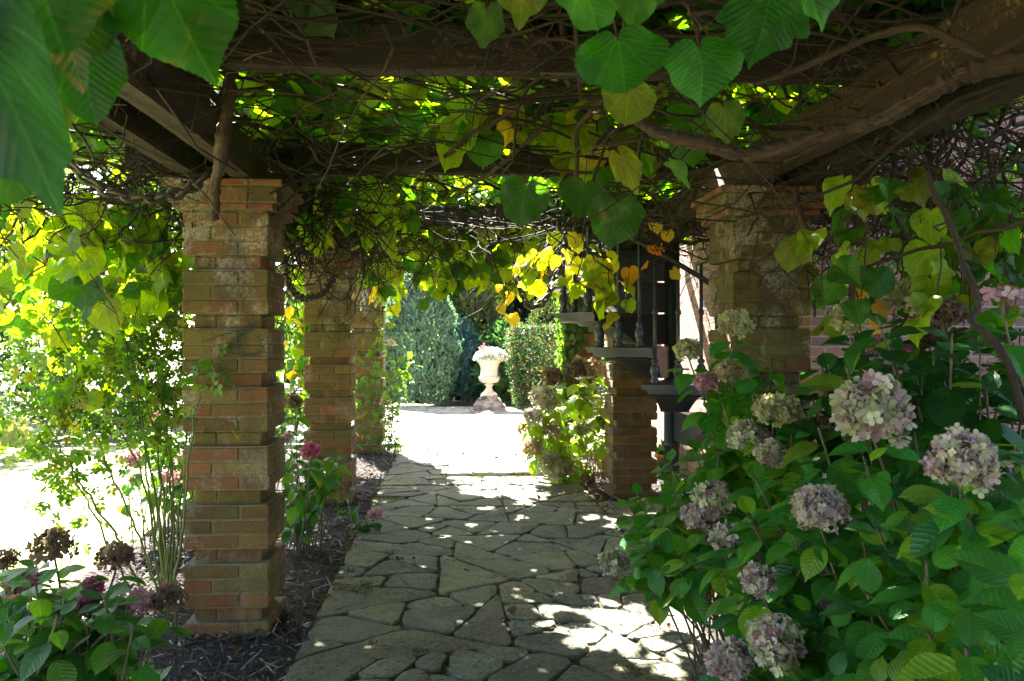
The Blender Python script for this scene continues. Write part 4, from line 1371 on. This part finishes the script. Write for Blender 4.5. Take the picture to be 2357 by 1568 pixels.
BAL = [(.020, 0), (.036, .0), (.036, .03), (.022, .05), (.032, .075), (.041, .11), (.032, .15), (.018, .17), (.030, .18), (.030, .195), (.016, .21), (.015, .55), (.024, .56), (.024, .585), (.015, .60), (.014, .95)]
rail = []
for k in range(-1, 8):
    th = math.radians(12 + 25 * k)
    z = 1.17 + RISE * k
    hw = math.radians(14.5)
    tr = MB()
    # plate with a nosing
    ang = np.linspace(th - hw, th + hw, 7)
    for (r1, z0, z1) in ((R_ST, z - .022, z), (R_ST - .02, z - .045, z - .022)):
        top, bot = [], []
        ring = [SC + dirn(a) * r1 for a in ang] + [SC + dirn(a) * .05 for a in ang[::-1]]
        n = len(ring)
        vs = [(*q, z1) for q in ring] + [(*q, z0) for q in ring]
        fs = [tuple(range(n)), tuple(range(2 * n - 1, n - 1, -1))] + [(i, n + i, n + (i + 1) % n, (i + 1) % n) for i in range(n)]
        tr.add(vs, fs)
    t0 = tr.build('tread', M['iron'], st, smooth=False)
    # body under the plate: an ogee profile carried through the whole step
    br = MB()
    prof = [(1.115, .045), (1.115, .075), (1.05, .085), (.98, .085), (.94, .095), (.93, .112), (.86, .118), (.78, .14), (.70, .175), (.62, .215), (.56, .25), (.54, .268), (.46, .275), (.07, .275)]
    pts2 = [(.07, .045)] + prof
    n = len(pts2)
    an = np.linspace(th - hw + .03, th + hw - .03, 6)
    vs = []
    for a in an:
        d = dirn(a)
        vs += [(*(SC + d * r), z - dz) for r, dz in pts2]
    fs = [(q * n + e, q * n + (e + 1) % n, (q + 1) * n + (e + 1) % n, (q + 1) * n + e) for q in range(5) for e in range(n)]
    fs += [tuple(range(n - 1, -1, -1)), tuple(5 * n + e for e in range(n))]
    br.add(vs, fs)
    br.build('bracket', M['iron'], t0, smooth=False)
    for da in (-.62, .02, .66):
        a = th + da * hw
        q = SC + dirn(a) * (R_ST - .06)
        b = MB()
        b.lathe(BAL, (*q, z), 12)
        b.build('baluster', M['iron'], t0)
        rail.append((*q, z + .95 + RISE * (da * .58)))
hr = MB()
hr.tube(spline(rail, 3), .022, 8)
hr.build('handrail', M['iron'], st)
place(st, Vector((*SC, -.02)))

# ================================================================== HOUSE
hs = thing('brick_house', 'brick house wall with red and dark bricks behind the hydrangeas', 'house')
mb = MB()
x0, x1, y0, y1, H = 2.62, 10.0, 5.95, 12.6, 6.0
for (a, b) in (((x0, y0), (x1, y0)), ((x1, y0), (x1, y1)), ((x1, y1), (x0, y1)), ((x0, y1), (x0, y0))):
    L = math.hypot(b[0] - a[0], b[1] - a[1])
    mb.add([(*a, -.1), (*b, -.1), (*b, H), (*a, H)], [(0, 1, 2, 3)], [(0, 0), (L, 0), (L, H + .1), (0, H + .1)])
mb.build('wall', M['house'], hs, smooth=False)
mb = MB()
ym = (y0 + y1) / 2
mb.add([(x0 - .3, y0 - .3, H), (x1 + .3, y0 - .3, H), (x1 + .3, ym, H + 2.6), (x0 - .3, ym, H + 2.6), (x1 + .3, y1 + .3, H), (x0 - .3, y1 + .3, H)], [(0, 1, 2, 3), (3, 2, 4, 5), (0, 3, 5), (1, 4, 2), (0, 5, 4, 1)], None, (.6, .5, .5))
mb.build('roof', M['terracotta'], hs, smooth=False)
place(hs, Vector((x0, y0, -.1)))

# ================================================================== URN
UX, UY = .70, 17.55
un = thing('garden_urn', 'weathered pale stone urn on a stepped plinth at the terrace edge', 'urn')
mb = MB()
def frust(z0, w0, z1, w1):
    vs = [(UX + a * w0, UY + b * w0, z0) for a, b in ((-1, -1), (1, -1), (1, 1), (-1, 1))] + [(UX + a * w1, UY + b * w1, z1) for a, b in ((-1, -1), (1, -1), (1, 1), (-1, 1))]
    mb.add(vs, [(3, 2, 1, 0), (4, 5, 6, 7), (0, 1, 5, 4), (1, 2, 6, 5), (2, 3, 7, 6), (3, 0, 4, 7)])
frust(.0, .33, .10, .33); frust(.10, .31, .20, .245); frust(.20, .225, .235, .225); frust(.235, .185, .30, .175)
mb.build('plinth', M['plinth'], un, smooth=False)
mb = MB()
mb.lathe([(.165, .30), (.17, .33), (.13, .35), (.085, .40), (.062, .46), (.066, .50), (.095, .52), (.095, .535), (.07, .55), (.075, .56)], (UX, UY, 0), 40)
mb.build('foot', M['urn'], un)
mb = MB()
fl = lambda r, z, t: r * (1 + .05 * abs(math.sin(t * 14)) * (1 if .56 < z < .70 else 0))
mb.lathe([(.075, .56), (.15, .575), (.195, .61), (.212, .66), (.205, .695), (.185, .71), (.185, .725), (.178, .74), (.18, .84), (.195, .93), (.225, .99), (.255, 1.02), (.285, 1.03), (.29, 1.05), (.285, 1.065), (.25, 1.07), (.235, 1.03), (.05, 1.0)], (UX, UY, 0), 112, flute=fl)
mb.build('bowl', M['urn'], un)
place(un, Vector((UX, UY, 0)))
fb = thing('bedding_flowers', 'white and pink bedding flowers filling the stone urn', 'flowers')
mb, gm = MB(), MB()
n = 1500
d = unit(rng.normal(size=(n, 3)))
d[:, 2] = np.abs(d[:, 2])
pos = np.array((UX + .05, UY, 1.06)) + d * (.36, .30, .24) * rng.uniform(.6, 1.05, (n, 1))
leaves(mb, T_floret, pos, rnd_unit(n), d + (0, -.2, .3), .036, tints(n, (.84, .83, .78), .12, ((.06, (.6, .2, .3)),)))
for (dx, dz) in ((-.13, .27), (-.02, .22)):
    q = 30
    leaves(mb, T_floret, np.array((UX + dx, UY - .12, 1.05 + dz)) + rng.normal(size=(q, 3)) * .03, rnd_unit(q), rnd_unit(q) + (0, -.5, .5), .022, tints(q, (.62, .25, .35), .2))
leaves(gm, T_oval_lo, pos - d * .03, d + rng.normal(size=(n, 3)) * .4, rnd_unit(n), .05, tints(n, (.16, .24, .09), .3))
mb.build('blossom', M['petal'], fb)
gm.build('foliage', M['far_leaf'], fb)
place(fb, Vector((UX, UY, 1.06)))

# ================================================================== TREES AND SHRUBS
def trunk(par, base, h, r, limbs=5, spread=.6):
    mb = MB()
    base = np.array(base, float)
    mb.tube([base, base + (random.gauss(0, .05), random.gauss(0, .05), h * .5), base + (0, 0, h)], [r, r * .75, r * .35], 8, (1.2, 1.1, 1.0), .1)
    for k in range(limbs):
        a = random.uniform(0, 2 * PI)
        q = base + (0, 0, h * random.uniform(.35, .9))
        mb.tube([q, q + (math.cos(a) * spread * .5, math.sin(a) * spread * .5, spread * .35), q + (math.cos(a) * spread, math.sin(a) * spread, spread * .9)], [r * .4, r * .28, r * .1], 6, (1.2, 1.1, 1.0), .1)
    return mb.build('trunk', M['bark'], par)


def crown_pts(c, rad, n, clumps, seed, inner=.55):
    """leaf positions in clumps through an ellipsoid with an uneven outline"""
    c, rad = np.array(c), np.array(rad)
    cd = unit(rng.normal(size=(clumps, 3)))
    cc = cd * rng.uniform(inner, 1.0, (clumps, 1))
    k = rng.integers(0, clumps, n)
    off = unit(rng.normal(size=(n, 3))) * rng.random((n, 1)) ** .6 * rng.uniform(.18, .42, clumps)[k][:, None]
    q = cc[k] + off
    return c + q * rad, unit(q)


def tree(name, label, cat, base, h, crown, rad, n, size, base_t, alts, group='trees and shrubs round the terrace', mat='far_leaf', tpl=None, clumps=60, up=.0, var=.35):
    t = thing(name, label, cat, group)
    trunk(t, base, h, max(.03, h * .035), 6, min(rad[0], rad[1]) * .7)
    mb = MB()
    pos, d = crown_pts(crown, rad, n, clumps, 0)
    pos[:, 2] = np.maximum(pos[:, 2], .02)
    k = noise_shade(pos, .8)
    leaves(mb, tpl or T_oval_lo, pos, d + rng.normal(size=(n, 3)) * .6 + (0, 0, up), d + rng.normal(size=(n, 3)) * .7 + (0, 0, .4), rng.uniform(size * .7, size * 1.3, n), tints(n, base_t, var, alts) * k[:, None])
    mb.build('crown', M[mat], t)
    return place(t, Vector(base))


def noise_shade(pos, f):
    """fresh and old growth vary from clump to clump"""
    return np.array([1 + .35 * noise.noise((p[0] * f * 2, p[1] * f * 2, p[2] * f * 2)) for p in pos])


# the broad upright juniper: sprays over a flame-shaped surface
def flame(name, label, cat, base, h, r, n, size, base_t, alts, power=.8, belly=.35, seed=1):
    t = thing(name, label, cat, 'trees and shrubs round the terrace')
    trunk(t, base, h * .6, r * .12, 4, r * .5)
    mb = MB()
    u = rng.random(n) ** .85
    z = u * h
    prof = np.sin(np.clip((u * .93 + .12), 0, 1) ** power * PI) ** .6
    a = rng.uniform(0, 2 * PI, n)
    lump = np.array([1 + .13 * noise.noise((math.cos(q) * 2 + seed, math.sin(q) * 2, w * 2.2)) + .10 * noise.noise((math.cos(q) * 7 + seed, math.sin(q) * 7, w * 6)) for q, w in zip(a, z)])
    rr = r * prof * lump * rng.uniform(.80, 1.03, n)
    pos = np.column_stack([base[0] + rr * np.cos(a), base[1] + rr * np.sin(a), base[2] + z])
    d = np.column_stack([np.cos(a), np.sin(a), np.full(n, 1.1)])
    leaves(mb, T_spray, pos, d + rng.normal(size=(n, 3)) * .45, np.column_stack([np.cos(a), np.sin(a), np.zeros(n)]) + rng.normal(size=(n, 3)) * .8, rng.uniform(size * .6, size * 1.3, n), tints(n, base_t, .35, alts) * noise_shade(pos, 1.5)[:, None])
    mb.build('crown', M['needle'], t)
    return place(t, Vector(base))


flame('juniper_tree', 'broad feathery blue-green juniper beside the farthest lawn side pillar', 'juniper', (-.88, 19.3, 0), 3.3, .88, 15000, .125, (.17, .28, .21), ((.3, (.2, .3, .17)), (.06, (.09, .16, .11))))
flame('cypress_tree', 'green cypress with spreading tips right behind the juniper', 'cypress', (.2, 21.5, 0), 3.6, .95, 3000, .26, (.10, .14, .045), ((.3, (.07, .11, .045)), (.08, (.16, .11, .05))), .7)
flame('blue_shrub', 'low blue-green shrub between the juniper and the urn', 'shrub', (.05, 20.2, 0), 1.75, .62, 1800, .26, (.08, .17, .17), ((.3, (.06, .14, .11)),), .8)
flame('dark_conifer', 'tall very dark conifer behind the urn', 'conifer', (1.2, 25.5, 0), 6.5, 1.9, 3800, .42, (.014, .030, .016), ((.3, (.02, .04, .018)),), .8)
flame('dark_conifer', 'dark conifer behind the yew topiary', 'conifer', (3.6, 26.0, 0), 6.8, 2.0, 3600, .42, (.016, .034, .018), ((.3, (.024, .05, .02)),), .8, seed=4)
flame('dark_conifer', 'dark conifer rising above the juniper', 'conifer', (-1.6, 26.5, 0), 7.2, 2.0, 3600, .42, (.022, .045, .024), ((.3, (.03, .06, .025)),), .8, seed=6)
flame('green_cypress', 'low feathery green cypress right behind the urn', 'cypress', (1.25, 19.6, 0), 1.75, .65, 1900, .26, (.06, .13, .04), ((.3, (.09, .16, .04)),), .9, seed=3)
flame('topiary_cone', 'clipped cone of pale green yew behind the square hedge', 'topiary', (2.35, 20.5, 0), 2.85, .62, 2400, .10, (.10, .14, .05), ((.2, (.06, .10, .03)), (.08, (.2, .1, .04))), 1.1, seed=8)

# clipped yew block, narrower towards the ground
t = thing('yew_hedge', 'square clipped yew block flecked with brown beyond the sunlit hydrangea', 'hedge')
trunk(t, (1.72, 17.9, 0), 1.2, .06, 6, .35)
mb = MB()
n = 7500
f = rng.integers(0, 5, n)
a, b = rng.uniform(-1, 1, n), rng.uniform(0, 1, n)
hx, hy, H = .60, .8, 1.72
x = np.where(f < 2, a * hx, np.where(f == 2, -hx, np.where(f == 3, hx, a * hx)))
y = np.where(f == 0, -hy, np.where(f == 1, hy, rng.uniform(-1, 1, n) * hy))
z = np.where(f == 4, H, b * H)
nx = np.where(f == 2, -1, np.where(f == 3, 1, 0)); ny = np.where(f == 0, -1, np.where(f == 1, 1, 0)); nz = (f == 4) * 1
taper = .72 + .28 * np.clip(z / (H * .75), 0, 1) - .10 * np.clip((z - H * .85) / (H * .15), 0, 1)
x, y = x * taper, y * taper
nrm = np.column_stack([nx, ny, nz]).astype(float)
pos = np.column_stack([x + 1.72, y + 17.9, z + .02]) + nrm * rng.uniform(-.10, .03, (n, 1))
pos += np.array([[noise.noise((p[0] * 4, p[1] * 4, p[2] * 4)) * .05 for k in range(1)] * 3 for p in pos]) * nrm
leaves(mb, [thin(T_oval_lo[0], .75)], pos, nrm * .5 + rng.normal(size=(n, 3)) * .8, nrm + rng.normal(size=(n, 3)) * .6, rng.uniform(.05, .10, n), tints(n, (.035, .07, .028), .4, ((.2, (.07, .12, .04)), (.12, (.20, .10, .05)))))
mb.build('crown', M['needle'], t)
place(t, Vector((1.72, 17.9, 0)))

# ivy on the last house side pillar
t = thing('ivy', 'ivy climbing the farthest house side pillar', 'ivy')
mb, sb = MB(), MB()
n = 900
f = rng.random(n)
u, z = rng.uniform(-.26, .26, n), rng.random(n) ** .8 * 2.3
front = f < .5
keep = ~(front & (u > -.02) & (z < 1.65) & (rng.random(n) < .85))
x = np.where(front, u, -.245); y = np.where(front, -.245, u)
pos = np.column_stack([XR + x, PY[2] + .1 + y, z])[keep] + rng.normal(size=(keep.sum(), 3)) * .025
nr = np.column_stack([np.where(front, 0, -1), np.where(front, -1, 0), np.full(n, .3)])[keep]
m = len(pos)
leaves(mb, T_vine_lo, pos, rng.normal(size=(m, 3)) * .5 + (0, 0, -.8), nr + rng.normal(size=(m, 3)) * .4, rng.uniform(.06, .11, m), tints(m, (.05, .115, .03), .35, ((.2, (.1, .17, .04)),)))
for k in range(7):
    a = random.uniform(-.24, .05)
    sb.tube(spline([(XR + a, PY[2] - .17, -.03), (XR + a + random.gauss(0, .05), PY[2] - .165, .8), (XR + a + random.gauss(0, .08), PY[2] - .165, 1.6), (XR + a, PY[2] - .17, 2.3)], 5), .006, 5)
sb.build('stem', M['bark'], t)
mb.build('foliage', M['far_leaf'], t)
place(t, Vector((XR, PY[2] - .2, -.03)))

# beyond the lawn and behind the terrace
specs = [
    ('broadleaf_tree', 'bright broadleaf tree across the lawn behind the rose bush', (-7.5, 17, -.08), 3.2, (-7.5, 17, 3.6), (2.6, 2.4, 2.6), 2600, .20, (.06, .12, .02), ((.3, (.10, .17, .02)),)),
    ('broadleaf_tree', 'shady broadleaf tree at the edge of the lawn behind the front pillar', (-4.6, 19, -.08), 3.0, (-4.6, 19, 3.4), (2.2, 2.2, 2.6), 2600, .20, (.03, .075, .02), ((.3, (.05, .11, .02)),)),
    ('broadleaf_tree', 'pale sunlit tree beyond the lawn at the edge of the view', (-11.5, 19, -.08), 3.5, (-11.5, 19, 4.2), (3.0, 2.6, 3.2), 2600, .22, (.06, .11, .025), ((.3, (.1, .16, .03)),)),
    ('broadleaf_tree', 'tall green tree far behind the terrace on the lawn side', (-6, 30, -.08), 5, (-6, 30, 5.5), (4, 3, 4), 2600, .32, (.035, .075, .02), ((.3, (.06, .12, .025)),)),
    ('broadleaf_tree', 'tall green tree far behind the terrace in the middle', (1.5, 32, -.08), 5, (1.5, 32, 5.0), (4.5, 3, 4.2), 2600, .32, (.03, .065, .02), ((.3, (.05, .1, .02)),)),
    ('broadleaf_tree', 'tall green tree far behind the terrace beyond the house', (9, 30, -.08), 5, (9, 30, 5.5), (4.5, 3, 4.4), 2600, .32, (.035, .075, .02), ((.3, (.06, .12, .025)),)),
    ('broadleaf_tree', 'far tree at the left border of the garden', (-16, 26, -.08), 5, (-16, 26, 5.5), (4.5, 3, 4.6), 2600, .32, (.03, .065, .02), ((.3, (.05, .1, .02)),)),
]
for nm, lab, b, h, c, rad, n, s, bt, al in specs:
    tree(nm, lab, 'tree', b, h, c, rad, n, s, bt, al)
for (lab, x, y, r, h, bt) in (('dark round shrub at the far side of the lawn behind the roses', -5.6, 13.6, 1.1, 1.3, (.02, .05, .02)), ('grey-green lavender mound at the edge of the lawn', -6.6, 11.2, .9, .55, (.13, .16, .12)), ('dark spreading shrub across the lawn near the view edge', -7.9, 14.2, 1.4, 1.7, (.025, .06, .022)),
                                  ('bushy shrub beside the lawn behind the second pillar', -2.6, 13.4, .8, 1.4, (.06, .12, .03)), ('low shrub at the terrace corner behind the juniper', -2.6, 19.2, 1.0, 2.2, (.035, .08, .03)), ('dark shrub filling the gap behind the yew', 3.3, 21.5, 1.2, 2.0, (.02, .05, .02))):
    tree('garden_shrub', lab, 'shrub', (x, y, -.08), h * .6, (x, y, h * .52), (r, r * .8, h * .5), 1500, .11, bt, ((.3, tuple(np.array(bt) * 1.6)),), clumps=40)
# pink flowering bush behind the roses
hydrangea('pale pink flowering bush on the lawn edge behind the rose canes', [np.array((-2.15 + random.gauss(0, .28), 6.6 + random.gauss(0, .3), random.uniform(.25, .85))) for _ in range(26)],
          [(np.array((-2.15 + random.gauss(0, .25), 6.4 + random.gauss(0, .2), random.uniform(.35, 1.05))), .07, random.choice((ROSE, PINK, ROSE))) for _ in range(9)], (-2.15, 6.6, -.06), .11, False, ((.05, .12, .02), ((.3, (.1, .18, .02)),)), headn=45)

# ================================================================== CHAINS AND WIRE
def chain(label, pts, link, mat, group='chains'):
    p = spline(pts, 14)
    seg = np.concatenate([[0], np.cumsum(np.linalg.norm(np.diff(p, axis=0), axis=1))])
    n = int(seg[-1] / (link * .68))
    mb = MB()
    for k in range(n):
        s = (k + .5) * seg[-1] / n
        c = np.array([np.interp(s, seg, p[:, i]) for i in range(3)])
        c2 = np.array([np.interp(s + .01, seg, p[:, i]) for i in range(3)])
        d = unit(c2 - c + 1e-9)
        a = unit(np.cross(d, (.2, .3, 1)))
        b = np.cross(d, a)
        s_ = a if k % 2 else b
        ring = [c + d * math.cos(t) * link * .5 + s_ * math.sin(t) * link * .32 for t in np.linspace(0, 2 * PI, 13)]
        mb.tube(ring, link * .15, 6)
    return tag(mb.build('chain', mat), label, 'chain', group)


chain('thick dark chain swagged from the beam to the front pillar capital', PX([(140, 358), (196, 407), (253, 442), (316, 456), (379, 453), (431, 438), (475, 405)], 3.7, 4.0), .07, M['chain'])
chain('rusty chain hanging in a loop left of the iron stair', PX([(1190, 640), (1200, 670), (1212, 697), (1231, 706), (1256, 688), (1273, 653), (1287, 618), (1301, 559), (1315, 506)], 6.3), .075, M['chain'])
chain('short bright steel chain on the farthest lawn side pillar', PX([(846, 620), (843, 667), (831, 713)], 11.0), .08, M['steel'])
chain('mossy chain drooping between the first and second lawn side pillars', PX([(656, 600), (664, 655), (695, 686), (737, 680), (770, 640)], 6.0, 7.6), .085, M['chain'])
wr = MB()
Yw = PY[0] - .228
wr.tube(spline(PX([(462, 790), (500, 775), (545, 762), (590, 740), (625, 735), (652, 748)], Yw), 6), .0028, 5)
wr.tube(spline(PX([(545, 800), (560, 765), (600, 742), (650, 748), (668, 790), (645, 835)], Yw - .004), 6), .0028, 5)
wr.tube(spline(PX([(560, 770), (532, 780), (530, 808), (560, 818), (598, 806), (590, 775), (560, 762), (538, 790), (555, 815), (585, 818), (602, 790), (575, 765), (545, 775), (548, 812)], Yw - .008), 6), .0026, 5)
tag(wr.build('garden_wire', M['wire']), 'coil of dark green garden wire tied round the front pillar', 'wire')

# terracotta pot by the stair foot
t = thing('flower_pot', 'small orange terracotta pot behind the stair column', 'flower pot')
mb = MB()
mb.lathe([(.07, 0), (.10, .17), (.118, .175), (.118, .215), (.10, .215), (.085, .18)], (0, 0, 0), 24)
mb.build('pot', M['terracotta'], t)
mb = MB()
leaves(mb, T_oval_lo, rng.normal(size=(60, 3)) * (.05, .05, .03) + (0, 0, .23), rng.normal(size=(60, 3)) * .7 + (0, 0, 1), rnd_unit(60), .09, tints(60, (.05, .12, .02)))
mb.build('foliage', M['far_leaf'], t)
t.location = P(1531, 1010, 9.4) - np.array((0, 0, .1))
t.location.z = -.02

# fallen leaves
def fallen(p, s, tint, label, group):
    mb = MB()
    v, f, u = blade(VINE if random.random() < .5 else HYD, 3, .03, random.uniform(.3, .9), random.uniform(-.4, .5), .5, random.random(), (.5,))
    a = random.uniform(0, 2 * PI)
    mb.batch((v, f, u), [(0, 0, 0)], [(math.cos(a), math.sin(a), .1)], [(random.gauss(0, .25), random.gauss(0, .25), 1)], [s], [tint])
    o = mb.build('fallen_leaf', M['dry_leaf'])
    o.location = p
    return tag(o, label, 'fallen leaf', group)


for k in range(46):
    y = 2.9 + 7 * random.random() ** 1.3
    fallen((random.uniform(-1.9, -.8) if y > 3.5 else random.uniform(-1.4, -.85), y, -.005), random.uniform(.04, .085), tuple(np.array(random.choice(((.20, .095, .04), (.30, .17, .08), (.12, .06, .03)))) * random.uniform(.7, 1.2)), 'crisp brown fallen leaf on the mulch beside the path', 'fallen leaves on the mulch')
for k in range(24):
    fallen((random.uniform(1.32, 1.75), random.uniform(3.6, 9.2), .0), random.uniform(.04, .08), tuple(np.array((.26, .11, .05)) * random.uniform(.6, 1.2)), 'russet fallen leaf in the bed along the house side of the path', 'fallen leaves by the house')
for k in range(16):
    fallen((random.uniform(-.7, 1.25), random.uniform(3.9, 8.5), .024), random.uniform(.03, .06), tuple(np.array((.17, .08, .045)) * random.uniform(.6, 1.3)), 'small dry leaf lying on the flagstones', 'fallen leaves on the path')

# ================================================================== LIGHT AND CAMERA
sunv = Vector((-.227, .653, .724)).normalized()
sd = bpy.data.lights.new('sun', 'SUN')
sd.energy, sd.angle, sd.color = 5.0, math.radians(.53), (1, .955, .87)
so = bpy.data.objects.new('sun', sd)
so.rotation_euler = (-sunv).to_track_quat('-Z', 'Y').to_euler()
C.objects.link(so)
w = bpy.data.worlds.new('World')
bpy.context.scene.world = w
w.use_nodes = True
nt = w.node_tree
sky = nt.nodes.new('ShaderNodeTexSky')
sky.sky_type, sky.sun_disc = 'NISHITA', False
sky.sun_elevation, sky.sun_rotation = math.asin(sunv.z), math.atan2(sunv.x, sunv.y)
sky.air_density, sky.dust_density = 1.0, 2.0
nt.links.new(sky.outputs[0], nt.nodes['Background'].inputs[0])
nt.nodes['Background'].inputs[1].default_value = .05

cam = bpy.data.cameras.new('camera')
cam.sensor_width, cam.lens, cam.clip_start, cam.clip_end = 36, FPX / 2357 * 36, .05, 500
cam.dof.use_dof, cam.dof.focus_distance, cam.dof.aperture_fstop = True, 4.6, 9.0
co = bpy.data.objects.new('camera', cam)
co.location = (0, 0, CAM_H)
co.rotation_euler = (PI / 2 - PITCH, 0, -YAW)
C.objects.link(co)
S = bpy.context.scene
S.camera = co
S.view_settings.view_transform, S.view_settings.look = 'Standard', 'None'
S.view_settings.exposure = 4.1
S.cycles.use_denoising = True
S.cycles.max_bounces, S.cycles.diffuse_bounces, S.cycles.glossy_bounces, S.cycles.transmission_bounces = 8, 6, 3, 4
S.cycles.sample_clamp_indirect = 6.0
